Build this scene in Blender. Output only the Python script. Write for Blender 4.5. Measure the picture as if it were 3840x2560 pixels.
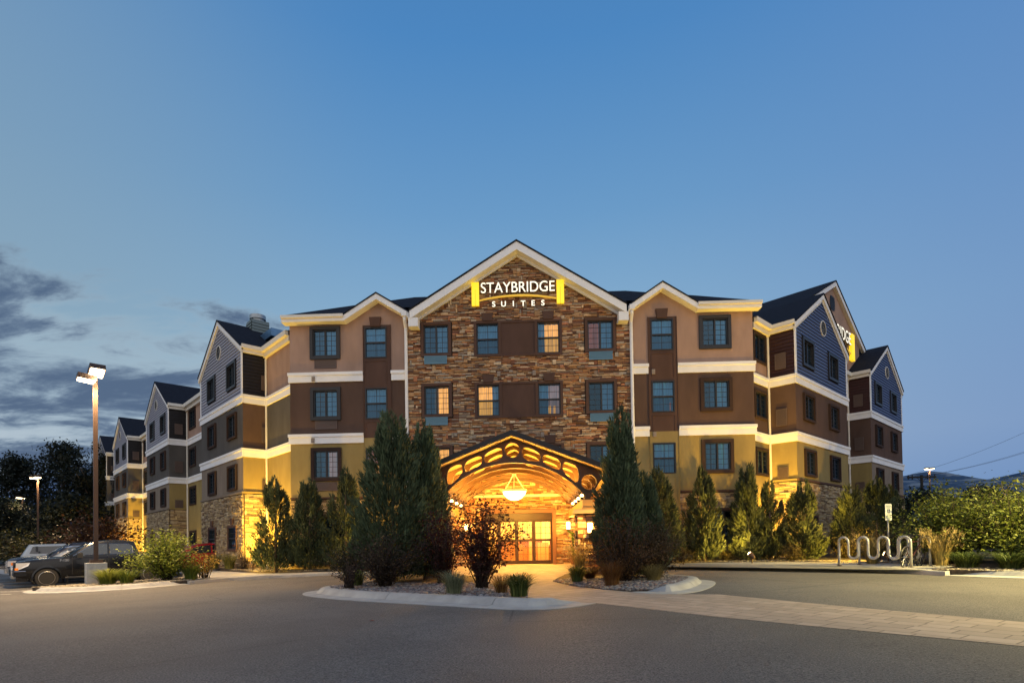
import bpy, bmesh, math, random
import numpy as np
from mathutils import Vector, Matrix
PI = math.pi
S = math.sqrt(.5)
scene = bpy.context.scene
COL = scene.collection
for o in list(bpy.data.objects):
    bpy.data.objects.remove(o)

# ------------------------------------------------------------------ camera
YAW, PITCH, ROLL = -0.0333, 0.0171, -0.0162
CAMZ = 1.33
cam_d = bpy.data.cameras.new('camera')
cam = bpy.data.objects.new('camera', cam_d)
COL.objects.link(cam)
cam_d.sensor_width = 36
cam_d.lens = 2111.8 / 3840 * 36
cam_d.shift_y = (1989.2 - 1280) / 3840
cam_d.clip_start = .1
cam_d.clip_end = 9000
cy_, sy_ = math.cos(YAW), math.sin(YAW)
right = Vector((cy_, -sy_, 0))
fh = Vector((sy_, cy_, 0))
fwd = fh * math.cos(PITCH) + Vector((0, 0, math.sin(PITCH)))
up = right.cross(fwd)
cr, sr = math.cos(ROLL), math.sin(ROLL)
cx = right * cr + up * sr
cyv = up * cr - right * sr
M = Matrix((cx, cyv, -fwd)).transposed().to_4x4()
M.translation = Vector((0, 0, CAMZ))
cam.matrix_world = M
scene.camera = cam
scene.view_settings.view_transform = 'Standard'
scene.view_settings.look = 'None'
scene.view_settings.exposure = 0
scene.view_settings.gamma = 1
scene.cycles.max_bounces = 6
scene.cycles.transparent_max_bounces = 8
scene.cycles.caustics_reflective = False
scene.cycles.caustics_refractive = False
scene.cycles.sample_clamp_indirect = 4
scene.cycles.sample_clamp_direct = 14

# ------------------------------------------------------------------ node helper
class NT:
    def __init__(s, tree): s.t = tree
    def n(s, typ, **kw):
        nd = s.t.nodes.new(typ)
        for k, v in kw.items():
            if k.startswith('i_'): nd.inputs[k[2:].replace('_', ' ')].default_value = v
            else: setattr(nd, k, v)
        return nd
    def l(s, a, b): s.t.links.new(a, b)
    def put(s, sock, v):
        if isinstance(v, bpy.types.NodeSocket): s.l(v, sock)
        elif v is not None: sock.default_value = v
    def m(s, op, a, b=None, c=None):
        nd = s.n('ShaderNodeMath', operation=op)
        for i, v in enumerate((a, b, c)): s.put(nd.inputs[i], v)
        return nd.outputs[0]
    def smooth(s, x, a, b, lo=0., hi=1., t='SMOOTHSTEP'):
        nd = s.n('ShaderNodeMapRange', interpolation_type=t)
        s.put(nd.inputs[0], x)
        for i, v in enumerate((a, b, lo, hi)): nd.inputs[i + 1].default_value = v
        return nd.outputs[0]
    def mix(s, f, a, b, blend='MIX'):
        nd = s.n('ShaderNodeMix', data_type='RGBA', blend_type=blend)
        s.put(nd.inputs[0], f)
        for i, v in ((6, a), (7, b)):
            if isinstance(v, tuple): v = (*v, 1.)[:4]
            s.put(nd.inputs[i], v)
        return nd.outputs[2]
    def noise(s, vec, scale, detail=3, rough=.55, dist=0.):
        nd = s.n('ShaderNodeTexNoise')
        nd.inputs['Scale'].default_value = scale
        nd.inputs['Detail'].default_value = detail
        nd.inputs['Roughness'].default_value = rough
        nd.inputs['Distortion'].default_value = dist
        if vec is not None: s.l(vec, nd.inputs['Vector'])
        return nd.outputs[0]
    def mapping(s, vec, loc=(0, 0, 0), rot=(0, 0, 0), sc=(1, 1, 1)):
        nd = s.n('ShaderNodeMapping')
        s.l(vec, nd.inputs['Vector'])
        nd.inputs['Location'].default_value = loc
        nd.inputs['Rotation'].default_value = rot
        nd.inputs['Scale'].default_value = sc
        return nd.outputs[0]
    def ramp(s, f, stops):
        nd = s.n('ShaderNodeValToRGB')
        s.put(nd.inputs[0], f)
        e = nd.color_ramp.elements
        while len(e) < len(stops): e.new(.5)
        for el, (p, c) in zip(e, stops):
            el.position = p
            el.color = (*c, 1)
        return nd.outputs[0]

# ------------------------------------------------------------------ dusk sky
def build_world():
    w = bpy.data.worlds.new('World')
    scene.world = w
    w.use_nodes = True
    T = NT(w.node_tree)
    w.node_tree.nodes.clear()
    tc = T.n('ShaderNodeTexCoord').outputs['Generated']
    sep = T.n('ShaderNodeSeparateXYZ')
    T.l(tc, sep.inputs[0])
    x, y, z = sep.outputs
    base = T.ramp(T.smooth(z, -.05, .95, t='LINEAR'), [
        (.0, (.15, .25, .43)), (.06, (.22, .335, .52)), (.2, (.33, .46, .60)), (.36, (.26, .435, .605)),
        (.55, (.14, .32, .565)), (.72, (.07, .235, .52)), (1., (.04, .14, .36))])
    # greyer, paler air over the left, deeper blue over the right
    lf = T.smooth(x, -.15, -.75)
    base = T.mix(T.m('MULTIPLY', lf, .6), base, (.235, .34, .42))
    rf = T.smooth(x, .1, .75)
    base = T.mix(T.m('MULTIPLY', rf, .6), base, (.105, .225, .51))
    # cloud bank low on the left
    zz = T.m('ADD', T.m('MAXIMUM', z, 0.), .16)
    comb = T.n('ShaderNodeCombineXYZ')
    T.l(T.m('DIVIDE', x, zz), comb.inputs[0])
    T.l(T.m('DIVIDE', y, zz), comb.inputs[1])
    cv = T.mapping(comb.outputs[0], loc=(3.1, .7, 0), rot=(0, 0, .62), sc=(.62, 1.15, 1))
    n1 = T.noise(cv, 3.6, 8, .60, .35)
    n2 = T.noise(cv, 1.3, 3, .5)
    nn = T.m('ADD', T.m('MULTIPLY', n1, .68), T.m('MULTIPLY', n2, .36))
    # soft upper edge that falls towards the building
    edge = T.m('SUBTRACT', T.m('ADD', T.m('MULTIPLY', T.m('SUBTRACT', nn, .5), .55), .325), z)
    cover = T.m('MULTIPLY', T.smooth(edge, -.03, .06), T.smooth(x, -.24, -.42))
    thr = T.smooth(z, .08, .30, .06, -.035, 'LINEAR')
    nt = T.m('ADD', nn, thr)
    thick = T.m('MULTIPLY', T.smooth(nt, .425, .55), cover)
    cc = T.mix(T.smooth(nt, .45, .60), (.25, .345, .45), (.07, .12, .215))
    pale = T.mix(T.smooth(z, .05, .25), (.56, .62, .68), (.36, .48, .57))
    base = T.mix(T.m('MULTIPLY', cover, .8), base, pale)
    base = T.mix(T.m('MULTIPLY', thick, .95), base, cc)
    low = T.m('MULTIPLY', T.smooth(z, .13, .03), T.smooth(x, -.35, -.6))
    base = T.mix(low, base, (.05, .12, .33))
    # the bright half of the twilight lies behind the viewer
    b = T.smooth(y, .25, -.75)
    glow = T.ramp(T.smooth(z, -.05, 1., t='LINEAR'), [(0, (.8, .70, .64)), (.2, (1.12, 1.04, .98)), (.5, (.93, .96, 1.02)), (1., (.28, .42, .7))])
    base = T.mix(b, base, glow)
    sky = T.n('ShaderNodeTexSky', sky_type='NISHITA')
    sky.sun_disc = False
    sky.sun_elevation = math.radians(-2)
    sky.sun_rotation = math.radians(200)
    bg1 = T.n('ShaderNodeBackground')
    T.l(base, bg1.inputs[0])
    bg1.inputs[1].default_value = 1.
    bg2 = T.n('ShaderNodeBackground')
    T.l(sky.outputs[0], bg2.inputs[0])
    bg2.inputs[1].default_value = .05
    add = T.n('ShaderNodeAddShader')
    T.l(bg1.outputs[0], add.inputs[0]); T.l(bg2.outputs[0], add.inputs[1])
    out = T.n('ShaderNodeOutputWorld')
    T.l(add.outputs[0], out.inputs[0])
build_world()

# ------------------------------------------------------------------ materials
MATS = {}
def mat(name, col, rough=.7, metal=0., var=0., vscale=3., bump=0., bscale=60., spec=.4, attr=False, emit=None, estr=0., coat=0., trans=0., vstretch=(1, 1, 1), bdist=.01):
    if name in MATS: return MATS[name]
    m = bpy.data.materials.new(name)
    m.use_nodes = True
    T = NT(m.node_tree)
    p = m.node_tree.nodes['Principled BSDF']
    p.inputs['Roughness'].default_value = rough
    p.inputs['Metallic'].default_value = metal
    p.inputs['Specular IOR Level'].default_value = spec
    if coat: p.inputs['Coat Weight'].default_value = coat; p.inputs['Coat Roughness'].default_value = .04
    c = (*col, 1)
    src = None
    if attr:
        a = T.n('ShaderNodeVertexColor', layer_name='Col')
        src = T.mix(1., c[:3], a.outputs[0], 'MULTIPLY')
    if var:
        tc = T.n('ShaderNodeTexCoord').outputs['Object']
        n = T.noise(T.mapping(tc, sc=vstretch), vscale, 5, .6)
        k = T.smooth(n, .3, .7, 1 - var, 1 + var, 'LINEAR')
        cmb = T.n('ShaderNodeCombineColor')
        for i in range(3): T.l(k, cmb.inputs[i])
        src = T.mix(1., src if src else c[:3], cmb.outputs[0], 'MULTIPLY')
    if src: T.l(src, p.inputs['Base Color'])
    else: p.inputs['Base Color'].default_value = c
    if bump:
        tc = T.n('ShaderNodeTexCoord').outputs['Object']
        n = T.noise(tc, bscale, 4, .6)
        bn = T.n('ShaderNodeBump')
        bn.inputs['Strength'].default_value = bump
        bn.inputs['Distance'].default_value = bdist
        T.l(n, bn.inputs['Height'])
        T.l(bn.outputs[0], p.inputs['Normal'])
    if emit:
        p.inputs['Emission Color'].default_value = (*emit, 1)
        p.inputs['Emission Strength'].default_value = estr
        if estr > 3: m.cycles.emission_sampling = 'NONE'     # the fitting's own lamp does the lighting
    if trans:
        # thin leaves let some light through
        tr = T.n('ShaderNodeBsdfTranslucent')
        if src: T.l(src, tr.inputs[0])
        else: tr.inputs[0].default_value = c
        mx = T.n('ShaderNodeMixShader')
        mx.inputs[0].default_value = trans
        out = m.node_tree.nodes['Material Output']
        T.l(p.outputs[0], mx.inputs[1]); T.l(tr.outputs[0], mx.inputs[2]); T.l(mx.outputs[0], out.inputs[0])
    MATS[name] = m
    return m

def glass_mat(name, tint, refl=.10, rough=.02):
    m = bpy.data.materials.new(name); m.use_nodes = True
    T = NT(m.node_tree); m.node_tree.nodes.clear()
    tr = T.n('ShaderNodeBsdfTransparent'); tr.inputs[0].default_value = (*tint, 1)
    gl = T.n('ShaderNodeBsdfGlossy'); gl.inputs[0].default_value = (.38, .66, .9, 1); gl.inputs['Roughness'].default_value = rough
    lw = T.n('ShaderNodeLayerWeight'); lw.inputs[0].default_value = .35
    f = T.smooth(lw.outputs['Facing'], 0, 1, refl, .8, 'LINEAR')
    mx = T.n('ShaderNodeMixShader')
    T.l(f, mx.inputs[0]); T.l(tr.outputs[0], mx.inputs[1]); T.l(gl.outputs[0], mx.inputs[2])
    out = T.n('ShaderNodeOutputMaterial'); T.l(mx.outputs[0], out.inputs[0])
    MATS[name] = m
    return m

def stucco(name, col): return mat(name, col, .92, var=.14, vscale=1.5, bump=.5, bscale=38, spec=.15, vstretch=(1, 1, .35))
M_PEACH = stucco('peach_stucco', (.36, .235, .175))
M_BROWN = stucco('brown_stucco', (.10, .062, .047))
M_GREYBROWN = stucco('blue_lit_brown_stucco', (.095, .086, .078))  # brown stucco greyed for the bluish light on the left wing
M_TAN = stucco('floodlit_tan_stucco', (.275, .205, .082))  # floodlight yellow put into the tan
M_TANL = stucco('unlit_tan_stucco', (.22, .175, .135))  # the same tan without the floodlight yellow
M_BTRIM = stucco('brown_trim_stucco', (.095, .055, .042))
M_WTRIM = stucco('dark_window_trim', (.045, .028, .023))
M_SHADOWGAP = mat('siding_shadow_line', (.012, .014, .025), .9)  # dark backing that paints the shadow line under each board
M_WHITE = mat('white_trim', (.80, .79, .78), .6, var=.05, vscale=2, bump=.1, bscale=30)
M_CREAM = mat('cream_trim', (.70, .66, .58), .55, var=.05, vscale=2)
M_SIDL = mat('glare_lit_siding', (.30, .295, .345), .6, var=.06, vscale=4, vstretch=(1, 1, 6))  # sky glare on the left wing put into the siding colour
M_SIDR = mat('blue_lit_siding', (.062, .088, .185), .6, var=.08, vscale=4, vstretch=(1, 1, 6))  # same siding, bluer light of the right wing put into its colour
M_SIDD = mat('shaded_siding', (.012, .009, .009), .7, var=.1, vscale=4)  # recess shade put into the return siding as near-black
M_ROOF = mat('dark_shingle', (.016, .018, .026), .95, var=.35, vscale=7, bump=.6, bscale=16, spec=.1, vstretch=(.6, .6, 5), bdist=.03)
M_FRAME = mat('black_window_frame', (.016, .015, .017), .45)
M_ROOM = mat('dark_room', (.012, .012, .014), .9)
M_CURT = mat('white_curtain', (.70, .74, .76), .9, var=.45, vscale=6, vstretch=(3.5, .2, .12))  # vertical streaks put fold shading into the curtain colour
M_GLASS2 = None
M_GRILLE = mat('brown_grille', (.13, .09, .075), .6, metal=.2)
M_GRILLE2 = mat('steel_grille', (.10, .19, .25), .4, metal=.5)
M_MORTAR = mat('stone_mortar', (.05, .035, .025), .95)
M_STONE = mat('ledgestone', (1, 1, 1), .85, attr=True, var=.25, vscale=14, bump=.6, bscale=30, spec=.2)
M_STEEL = mat('galvanised_steel', (.33, .36, .38), .42, metal=.6, var=.12, vscale=6)
M_BRONZE = mat('dark_bronze_paint', (.05, .027, .017), .5)
M_CANOPY = mat('canopy_brown_paint', (.06, .03, .016), .5)
M_BLACKROOF = mat('black_metal_roof', (.018, .016, .016), .6)
M_CEIL = mat('cream_ceiling', (.78, .58, .28), .6)
M_CONC = mat('concrete', (.34, .34, .33), .85, var=.16, vscale=1.6, bump=.25, bscale=50)
M_WALK = mat('walkway_concrete', (.36, .35, .32), .85, var=.13, vscale=.9, bump=.2, bscale=60)
M_GLASS = glass_mat('tinted_glass', (.17, .42, .60), .10)
M_GLASS2 = glass_mat('screened_glass', (.09, .25, .38), .06)
M_DGLASS = glass_mat('door_glass', (.9, .9, .88), .05)
def lit_mat(name, col, s, fold=26.):
    m = mat(name, (.5, .4, .25), .9)
    T = NT(m.node_tree)
    p = m.node_tree.nodes['Principled BSDF']
    tc = T.n('ShaderNodeTexCoord').outputs['Object']
    n = T.noise(T.mapping(tc, sc=(9, 1, .35)), 2.2, 3, .6)  # streaks in the glow stand for the curtain folds
    k = T.smooth(n, .3, .7, .45, 1.25, 'LINEAR')
    p.inputs['Emission Color'].default_value = (*col, 1)
    T.l(T.m('MULTIPLY', k, s), p.inputs['Emission Strength'])
    return m
M_LIT = lit_mat('lit_curtain', (1., .165, .006), 6.4)
M_LITO = lit_mat('dim_orange_curtain', (1., .075, .006), 1.7)
M_LITP = lit_mat('dim_pink_curtain', (1., .22, .13), 1.1)
KINDS = {'w': M_CURT, 'l': M_LIT, 'o': M_LITO, 'p': M_LITP}

# ------------------------------------------------------------------ mesh builder
class MB:
    def __init__(s): s.v = []; s.f = []; s.c = []
    def add(s, vs, fs, col=None):
        b = len(s.v)
        s.v += [tuple(v) for v in vs]
        for f in fs:
            s.f.append([b + i for i in f]); s.c.append(col)
    def quad(s, *vs, col=None): s.add(vs, [list(range(len(vs)))], col)
    def hexa(s, v8, col=None, skip=()):
        F = [(3, 2, 1, 0), (4, 5, 6, 7), (0, 1, 5, 4), (1, 2, 6, 5), (2, 3, 7, 6), (3, 0, 4, 7)]
        s.add(v8, [f for i, f in enumerate(F) if i not in skip], col)
    def box(s, x0, x1, y0, y1, z0, z1, col=None):
        s.hexa([(x0, y0, z0), (x1, y0, z0), (x1, y1, z0), (x0, y1, z0), (x0, y0, z1), (x1, y0, z1), (x1, y1, z1), (x0, y1, z1)], col)
    def tube(s, pts, r, n=8, closed=False, caps=True, col=None):
        pts = [Vector(p) for p in pts]
        N = len(pts)
        rs = r if isinstance(r, (list, tuple)) else [r] * N
        b = len(s.v)
        prev = None
        for i, p in enumerate(pts):
            a = pts[i - 1] if (i > 0 or closed) else p
            c = pts[(i + 1) % N] if (i < N - 1 or closed) else p
            d = (c - a)
            d = d.normalized() if d.length > 1e-9 else Vector((0, 0, 1))
            if prev is None:
                u = d.cross(Vector((0, 0, 1)))
                if u.length < 1e-3: u = d.cross(Vector((1, 0, 0)))
            else:
                u = prev - d * prev.dot(d)
                if u.length < 1e-6: u = d.cross(Vector((1, 0, 0)))
            u.normalize(); prev = u
            w = d.cross(u)
            for k in range(n):
                t = 2 * PI * k / n
                s.v.append(tuple(p + (u * math.cos(t) + w * math.sin(t)) * rs[i]))
        for i in range(N if closed else N - 1):
            for k in range(n):
                a0 = b + i * n + k; a1 = b + i * n + (k + 1) % n
                c0 = b + ((i + 1) % N) * n + k; c1 = b + ((i + 1) % N) * n + (k + 1) % n
                s.f.append([a0, a1, c1, c0]); s.c.append(col)
        if caps and not closed:
            s.f.append([b + k for k in range(n)][::-1]); s.c.append(col)
            s.f.append([b + (N - 1) * n + k for k in range(n)]); s.c.append(col)
    def lathe(s, prof, n=20, cx=0, cy=0, axis='z', col=None, caps=True):
        b = len(s.v)
        for r, z in prof:
            for k in range(n):
                t = 2 * PI * k / n
                if axis == 'z': s.v.append((cx + r * math.cos(t), cy + r * math.sin(t), z))
                elif axis == 'y': s.v.append((cx + r * math.cos(t), z, cy + r * math.sin(t)))
        for i in range(len(prof) - 1):
            for k in range(n):
                s.f.append([b + i * n + k, b + i * n + (k + 1) % n, b + (i + 1) * n + (k + 1) % n, b + (i + 1) * n + k]); s.c.append(col)
        if caps:
            s.f.append([b + k for k in range(n)][::-1]); s.c.append(col)
            s.f.append([b + (len(prof) - 1) * n + k for k in range(n)]); s.c.append(col)
    def loft(s, secs, close=False, caps=True, col=None):
        b = len(s.v); n = len(secs[0])
        for sec in secs: s.v += [tuple(p) for p in sec]
        for i in range(len(secs) - 1):
            for k in range(n if close else n - 1):
                s.f.append([b + i * n + k, b + i * n + (k + 1) % n, b + (i + 1) * n + (k + 1) % n, b + (i + 1) * n + k]); s.c.append(col)
        if caps:
            s.f.append([b + k for k in range(n)][::-1]); s.c.append(col)
            s.f.append([b + (len(secs) - 1) * n + k for k in range(n)]); s.c.append(col)
    def mesh(s, name, m, smooth=False):
        me = bpy.data.meshes.new(name)
        me.from_pydata(s.v, [], s.f)
        if m: me.materials.append(m)
        if any(c is not None for c in s.c):
            ca = me.color_attributes.new('Col', 'FLOAT_COLOR', 'CORNER')
            arr = []
            for f, c in zip(s.f, s.c):
                arr += list((*(c or (1, 1, 1)), 1)) * len(f)
            ca.data.foreach_set('color', arr)
        if smooth: me.polygons.foreach_set('use_smooth', [True] * len(me.polygons))
        me.update()
        return me
    def build(s, name, m, parent=None, smooth=False, fixn=True, world=True):
        me = s.mesh(name, m, smooth)
        if fixn:
            bm = bmesh.new(); bm.from_mesh(me)
            bmesh.ops.recalc_face_normals(bm, faces=bm.faces[:])
            bm.to_mesh(me); bm.free()
        return link(name, me, parent, world)

def link(name, me, parent=None, world=False, loc=None, rotz=None):
    o = bpy.data.objects.new(name, me)
    COL.objects.link(o)
    if parent:
        o.parent = parent
        if world: o.location = -root_world(parent)
    if loc is not None: o.location = loc
    if rotz is not None: o.rotation_euler = (0, 0, rotz)
    return o
def root_world(o):
    v = Vector(o.location)
    while o.parent:
        o = o.parent; v = v + Vector(o.location)
    return v
def tag(o, label, cat, group=None):
    o['label'] = label; o['category'] = cat
    if group: o['group'] = group
    return o
def thing(name, label, cat, loc=(0, 0, 0), rotz=0, group=None):
    o = bpy.data.objects.new(name, None)
    COL.objects.link(o)
    o.empty_display_size = .3
    o.location = loc; o.rotation_euler = (0, 0, rotz)
    return tag(o, label, cat, group)
def struct(o, k='structure'):
    o['kind'] = k
    return o
def np_mesh(name, V, m, col=None, smooth=False):
    V = np.asarray(V, np.float32); n, k = V.shape[:2]
    me = bpy.data.meshes.new(name)
    me.vertices.add(n * k); me.vertices.foreach_set('co', V.reshape(-1))
    me.loops.add(n * k); me.loops.foreach_set('vertex_index', np.arange(n * k, dtype=np.int32))
    me.polygons.add(n); me.polygons.foreach_set('loop_start', np.arange(0, n * k, k, dtype=np.int32))
    if col is not None:
        ca = me.color_attributes.new('Col', 'FLOAT_COLOR', 'CORNER')
        c = np.ones((n, k, 4), np.float32); c[..., :3] = np.asarray(col)[:, None, :]
        ca.data.foreach_set('color', c.reshape(-1))
    me.materials.append(m)
    me.update(calc_edges=True)
    return me

# wall frame: o = left end seen from outside, t = along the wall to the right, n = outward
class Frame:
    def __init__(s, o, t):
        s.o = np.array(o, float); s.t = np.array(t, float); s.n = np.array((t[1], -t[0]), float)
        s.rot = math.atan2(t[1], t[0])
    def P(s, a, z, d=0.):
        p = s.o + s.t * a + s.n * d
        return (p[0], p[1], z)
    def shift(s, a=0., d=0.): return Frame(s.o + s.t * a + s.n * d, s.t)
def wbox(mb, F, s0, s1, z0, z1, d0, d1, col=None, taper=0.):
    mb.hexa([F.P(s0 + taper, z0, d0), F.P(s1 - taper, z0, d0), F.P(s1 - taper, z0, d1), F.P(s0 + taper, z0, d1),
             F.P(s0, z1, d0), F.P(s1, z1, d0), F.P(s1, z1, d1), F.P(s0, z1, d1)], col)
def topz(top, s):
    if not isinstance(top, list): return top
    for (a, za), (b, zb) in zip(top, top[1:]):
        if a <= s <= b: return za + (zb - za) * (s - a) / max(b - a, 1e-9)
    return top[0][1] if s < top[0][0] else top[-1][1]
def wpanel(mb, F, s0, s1, z0, top, holes=(), d=0.):
    br = {s0, s1}
    for h in holes:
        for q in h[:2]:
            if s0 < q < s1: br.add(q)
    if isinstance(top, list):
        for q, _ in top:
            if s0 < q < s1: br.add(q)
    br = sorted(br)
    for a, b in zip(br, br[1:]):
        mid = (a + b) / 2
        hs = sorted((h[2], h[3]) for h in holes if h[0] - 1e-6 <= mid <= h[1] + 1e-6)
        z = z0
        ta, tb = topz(top, a + 1e-6), topz(top, b - 1e-6)
        for h0, h1 in hs:
            if h1 <= z or h0 >= min(ta, tb): continue
            if h0 > z: mb.quad(F.P(a, z, d), F.P(b, z, d), F.P(b, h0, d), F.P(a, h0, d))
            z = max(z, h1)
        if z < max(ta, tb): mb.quad(F.P(a, z, d), F.P(b, z, d), F.P(b, tb, d), F.P(a, ta, d))
PAL = [(.31, .165, .075), (.20, .10, .05), (.38, .225, .11), (.24, .165, .11), (.44, .29, .16), (.16, .07, .04), (.29, .24, .185), (.37, .185, .075), (.11, .06, .04), (.48, .36, .23), (.33, .14, .07)]
PAL2 = [(.42, .32, .18), (.34, .25, .14), (.48, .38, .24), (.30, .22, .13), (.38, .30, .20), (.27, .18, .10), (.44, .33, .17), (.20, .14, .09)]  # golden floodlight put into lighter stone tones for the bases
def stones(mb, F, s0, s1, z0, top, holes=(), seed=1, gain=1., cs=.088, cz=.054, d0=0., pal=PAL):
    rng = random.Random(seed)
    zt = max(q for _, q in top) if isinstance(top, list) else top
    nx = max(1, int(round((s1 - s0) / cs))); nz = max(1, int(round((zt - z0) / cz)))
    cs = (s1 - s0) / nx
    occ = np.zeros((nz, nx), bool)
    for j in range(nz):
        zc = z0 + (j + .5) * cz
        for i in range(nx):
            sc = s0 + (i + .5) * cs
            if zc + cz * .3 > topz(top, sc): occ[j, i] = True; continue
            for h in holes:
                if h[0] < sc < h[1] and h[2] < zc < h[3]: occ[j, i] = True; break
    for j in range(nz):
        i = 0
        while i < nx:
            if occ[j, i]: i += 1; continue
            r = rng.random()
            if r < .055: w, h = rng.choice((1, 1, 2)), rng.choice((3, 4, 4))
            elif r < .16: w, h = rng.choice((2, 3, 4)), 2
            else: w, h = rng.choice((2, 3, 3, 4, 4, 5, 6, 7)), 1
            ww = 0
            while ww < w and i + ww < nx and not occ[j, i + ww]: ww += 1
            hh = 1
            while hh < h and j + hh < nz and not occ[j + hh, i:i + ww].any(): hh += 1
            occ[j:j + hh, i:i + ww] = True
            a0, a1 = s0 + i * cs + .006, s0 + (i + ww) * cs - .006
            b0, b1 = z0 + j * cz + .006, z0 + (j + hh) * cz - .006
            d = rng.uniform(.012, .085)
            jt = lambda: rng.uniform(-.009, .009)
            c = rng.choice(pal); k = rng.uniform(.75, 1.2) * gain
            col = (c[0] * k, c[1] * k, c[2] * k)
            mb.hexa([F.P(a0, b0, d0), F.P(a1, b0, d0), F.P(a1 + jt(), b0 + jt(), d0 + d), F.P(a0 + jt(), b0 + jt(), d0 + d),
                     F.P(a0, b1, d0), F.P(a1, b1, d0), F.P(a1 + jt(), b1 + jt(), d0 + d + jt()), F.P(a0 + jt(), b1 + jt(), d0 + d + jt())], col)
            i += ww
def curve_plate(outer, holes, thick):
    cu = bpy.data.curves.new('tmp', 'CURVE')
    cu.dimensions = '2D'; cu.fill_mode = 'BOTH'; cu.extrude = thick / 2
    for poly in [outer] + list(holes):
        sp = cu.splines.new('POLY')
        sp.points.add(len(poly) - 1)
        for p, (x, y) in zip(sp.points, poly): p.co = (x, y, 0, 1)
        sp.use_cyclic_u = True
    return curve_mesh(cu)
def curve_mesh(cu):
    ob = bpy.data.objects.new('tmp', cu)
    COL.objects.link(ob)
    dg = bpy.context.evaluated_depsgraph_get()
    me = bpy.data.meshes.new_from_object(ob.evaluated_get(dg))
    bpy.data.objects.remove(ob); bpy.data.curves.remove(cu)
    return me
def text_mesh(txt, size, ext, spacing=1., bold=0.):
    cu = bpy.data.curves.new('tmp', 'FONT')
    cu.body = txt; cu.size = size; cu.extrude = ext; cu.space_character = spacing
    cu.align_x = 'CENTER'; cu.offset = bold
    return curve_mesh(cu)
def stand_up(me):   # xy -> xz, facing -y
    me.transform(Matrix.Rotation(PI / 2, 4, 'X'))
    return me
# ================================================================== HOTEL
HOTEL = thing('hotel_building', 'four storey hotel with a stone gabled centre and long stucco wings of repeated gables', 'building', (-.5, 26.5, .2))
def hb(mb, name, m, parent=HOTEL, smooth=False): return mb.build(name, m, parent, smooth)

WIN_CACHE = {}
def window_meshes(w, h, style, trim, trimd):
    key = (round(w, 2), round(h, 2), style, trim, trimd)
    if key in WIN_CACHE: return WIN_CACHE[key]
    f = MB(); F = Frame((0, 0), (1, 0))
    # w,h is the clear opening; the black frame sits in it and trim goes round it
    fr = .055; dep = -.09
    for a0, a1, b0, b1 in ((0, fr, 0, h), (w - fr, w, 0, h), (fr, w - fr, 0, fr), (fr, w - fr, h - fr, h)):
        wbox(f, F, a0, a1, b0, b1, dep, .03)
    panes = []
    if style == 'slider':
        wbox(f, F, w / 2 - .035, w / 2 + .035, fr, h - fr, dep, .015)
        panes = [(fr, w / 2 - .035, fr, h - fr), (w / 2 + .035, w - fr, fr, h - fr)]
        gx, gz = 2, 5
    else:
        wbox(f, F, fr, w - fr, h / 2 - .035, h / 2 + .035, dep, .015)
        panes = [(fr, w - fr, fr, h / 2 - .035), (fr, w - fr, h / 2 + .035, h - fr)]
        gx, gz = 2, 2
    for a0, a1, b0, b1 in panes:
        for i in range(1, gx):
            a = a0 + (a1 - a0) * i / gx
            wbox(f, F, a - .009, a + .009, b0, b1, -.062, -.04)
        for j in range(1, gz):
            b = b0 + (b1 - b0) * j / gz
            wbox(f, F, a0, a1, b - .009, b + .009, -.060, -.038)
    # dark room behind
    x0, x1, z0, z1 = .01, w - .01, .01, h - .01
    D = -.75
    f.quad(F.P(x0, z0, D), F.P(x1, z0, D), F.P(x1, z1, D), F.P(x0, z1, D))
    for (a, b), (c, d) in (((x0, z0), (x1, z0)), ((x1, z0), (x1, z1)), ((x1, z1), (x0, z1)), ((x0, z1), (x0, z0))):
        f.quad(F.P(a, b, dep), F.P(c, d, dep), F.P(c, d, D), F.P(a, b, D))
    g = MB()
    for a0, a1, b0, b1 in panes:
        g.quad(F.P(a0, b0, -.05), F.P(a1, b0, -.05), F.P(a1, b1, -.05), F.P(a0, b1, -.05))
    t = None
    if trim:
        t = MB()
        for a0, a1, b0, b1 in ((-trim, 0, -trim, h + trim), (w, w + trim, -trim, h + trim), (0, w, -trim, 0), (0, w, h, h + trim)):
            wbox(t, F, a0, a1, b0, b1, -.02, trimd)
    def mk(mb, n, m):
        me = mb.mesh(n, m)
        bm = bmesh.new(); bm.from_mesh(me); bmesh.ops.recalc_face_normals(bm, faces=bm.faces[:]); bm.to_mesh(me); bm.free()
        return me
    gm = g.mesh('pane', M_GLASS); gm.materials.append(M_GLASS2)
    gm.polygons[0].material_index = 1      # the half that carries the insect screen
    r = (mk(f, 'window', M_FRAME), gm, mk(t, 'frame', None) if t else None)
    WIN_CACHE[key] = r
    return r
CURT_CACHE = {}
def curtain_mesh(w, h, kind):
    key = (round(w, 2), round(h, 2), kind)
    if key in CURT_CACHE: return CURT_CACHE[key]
    mb = MB(); n = max(8, int(w / .022)); rng = random.Random(int(w * 100))
    ph = 0; pts = []
    for i in range(n + 1):
        ph += rng.uniform(.35, .95)
        pts.append((w * i / n, .03 * math.sin(ph)))
    for (xa, ya), (xb, yb) in zip(pts, pts[1:]):
        mb.quad((xa, ya, 0), (xb, yb, 0), (xb, yb, h), (xa, ya, h))
    me = mb.mesh('curtain', KINDS[kind], True)
    CURT_CACHE[key] = me
    return me
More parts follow.
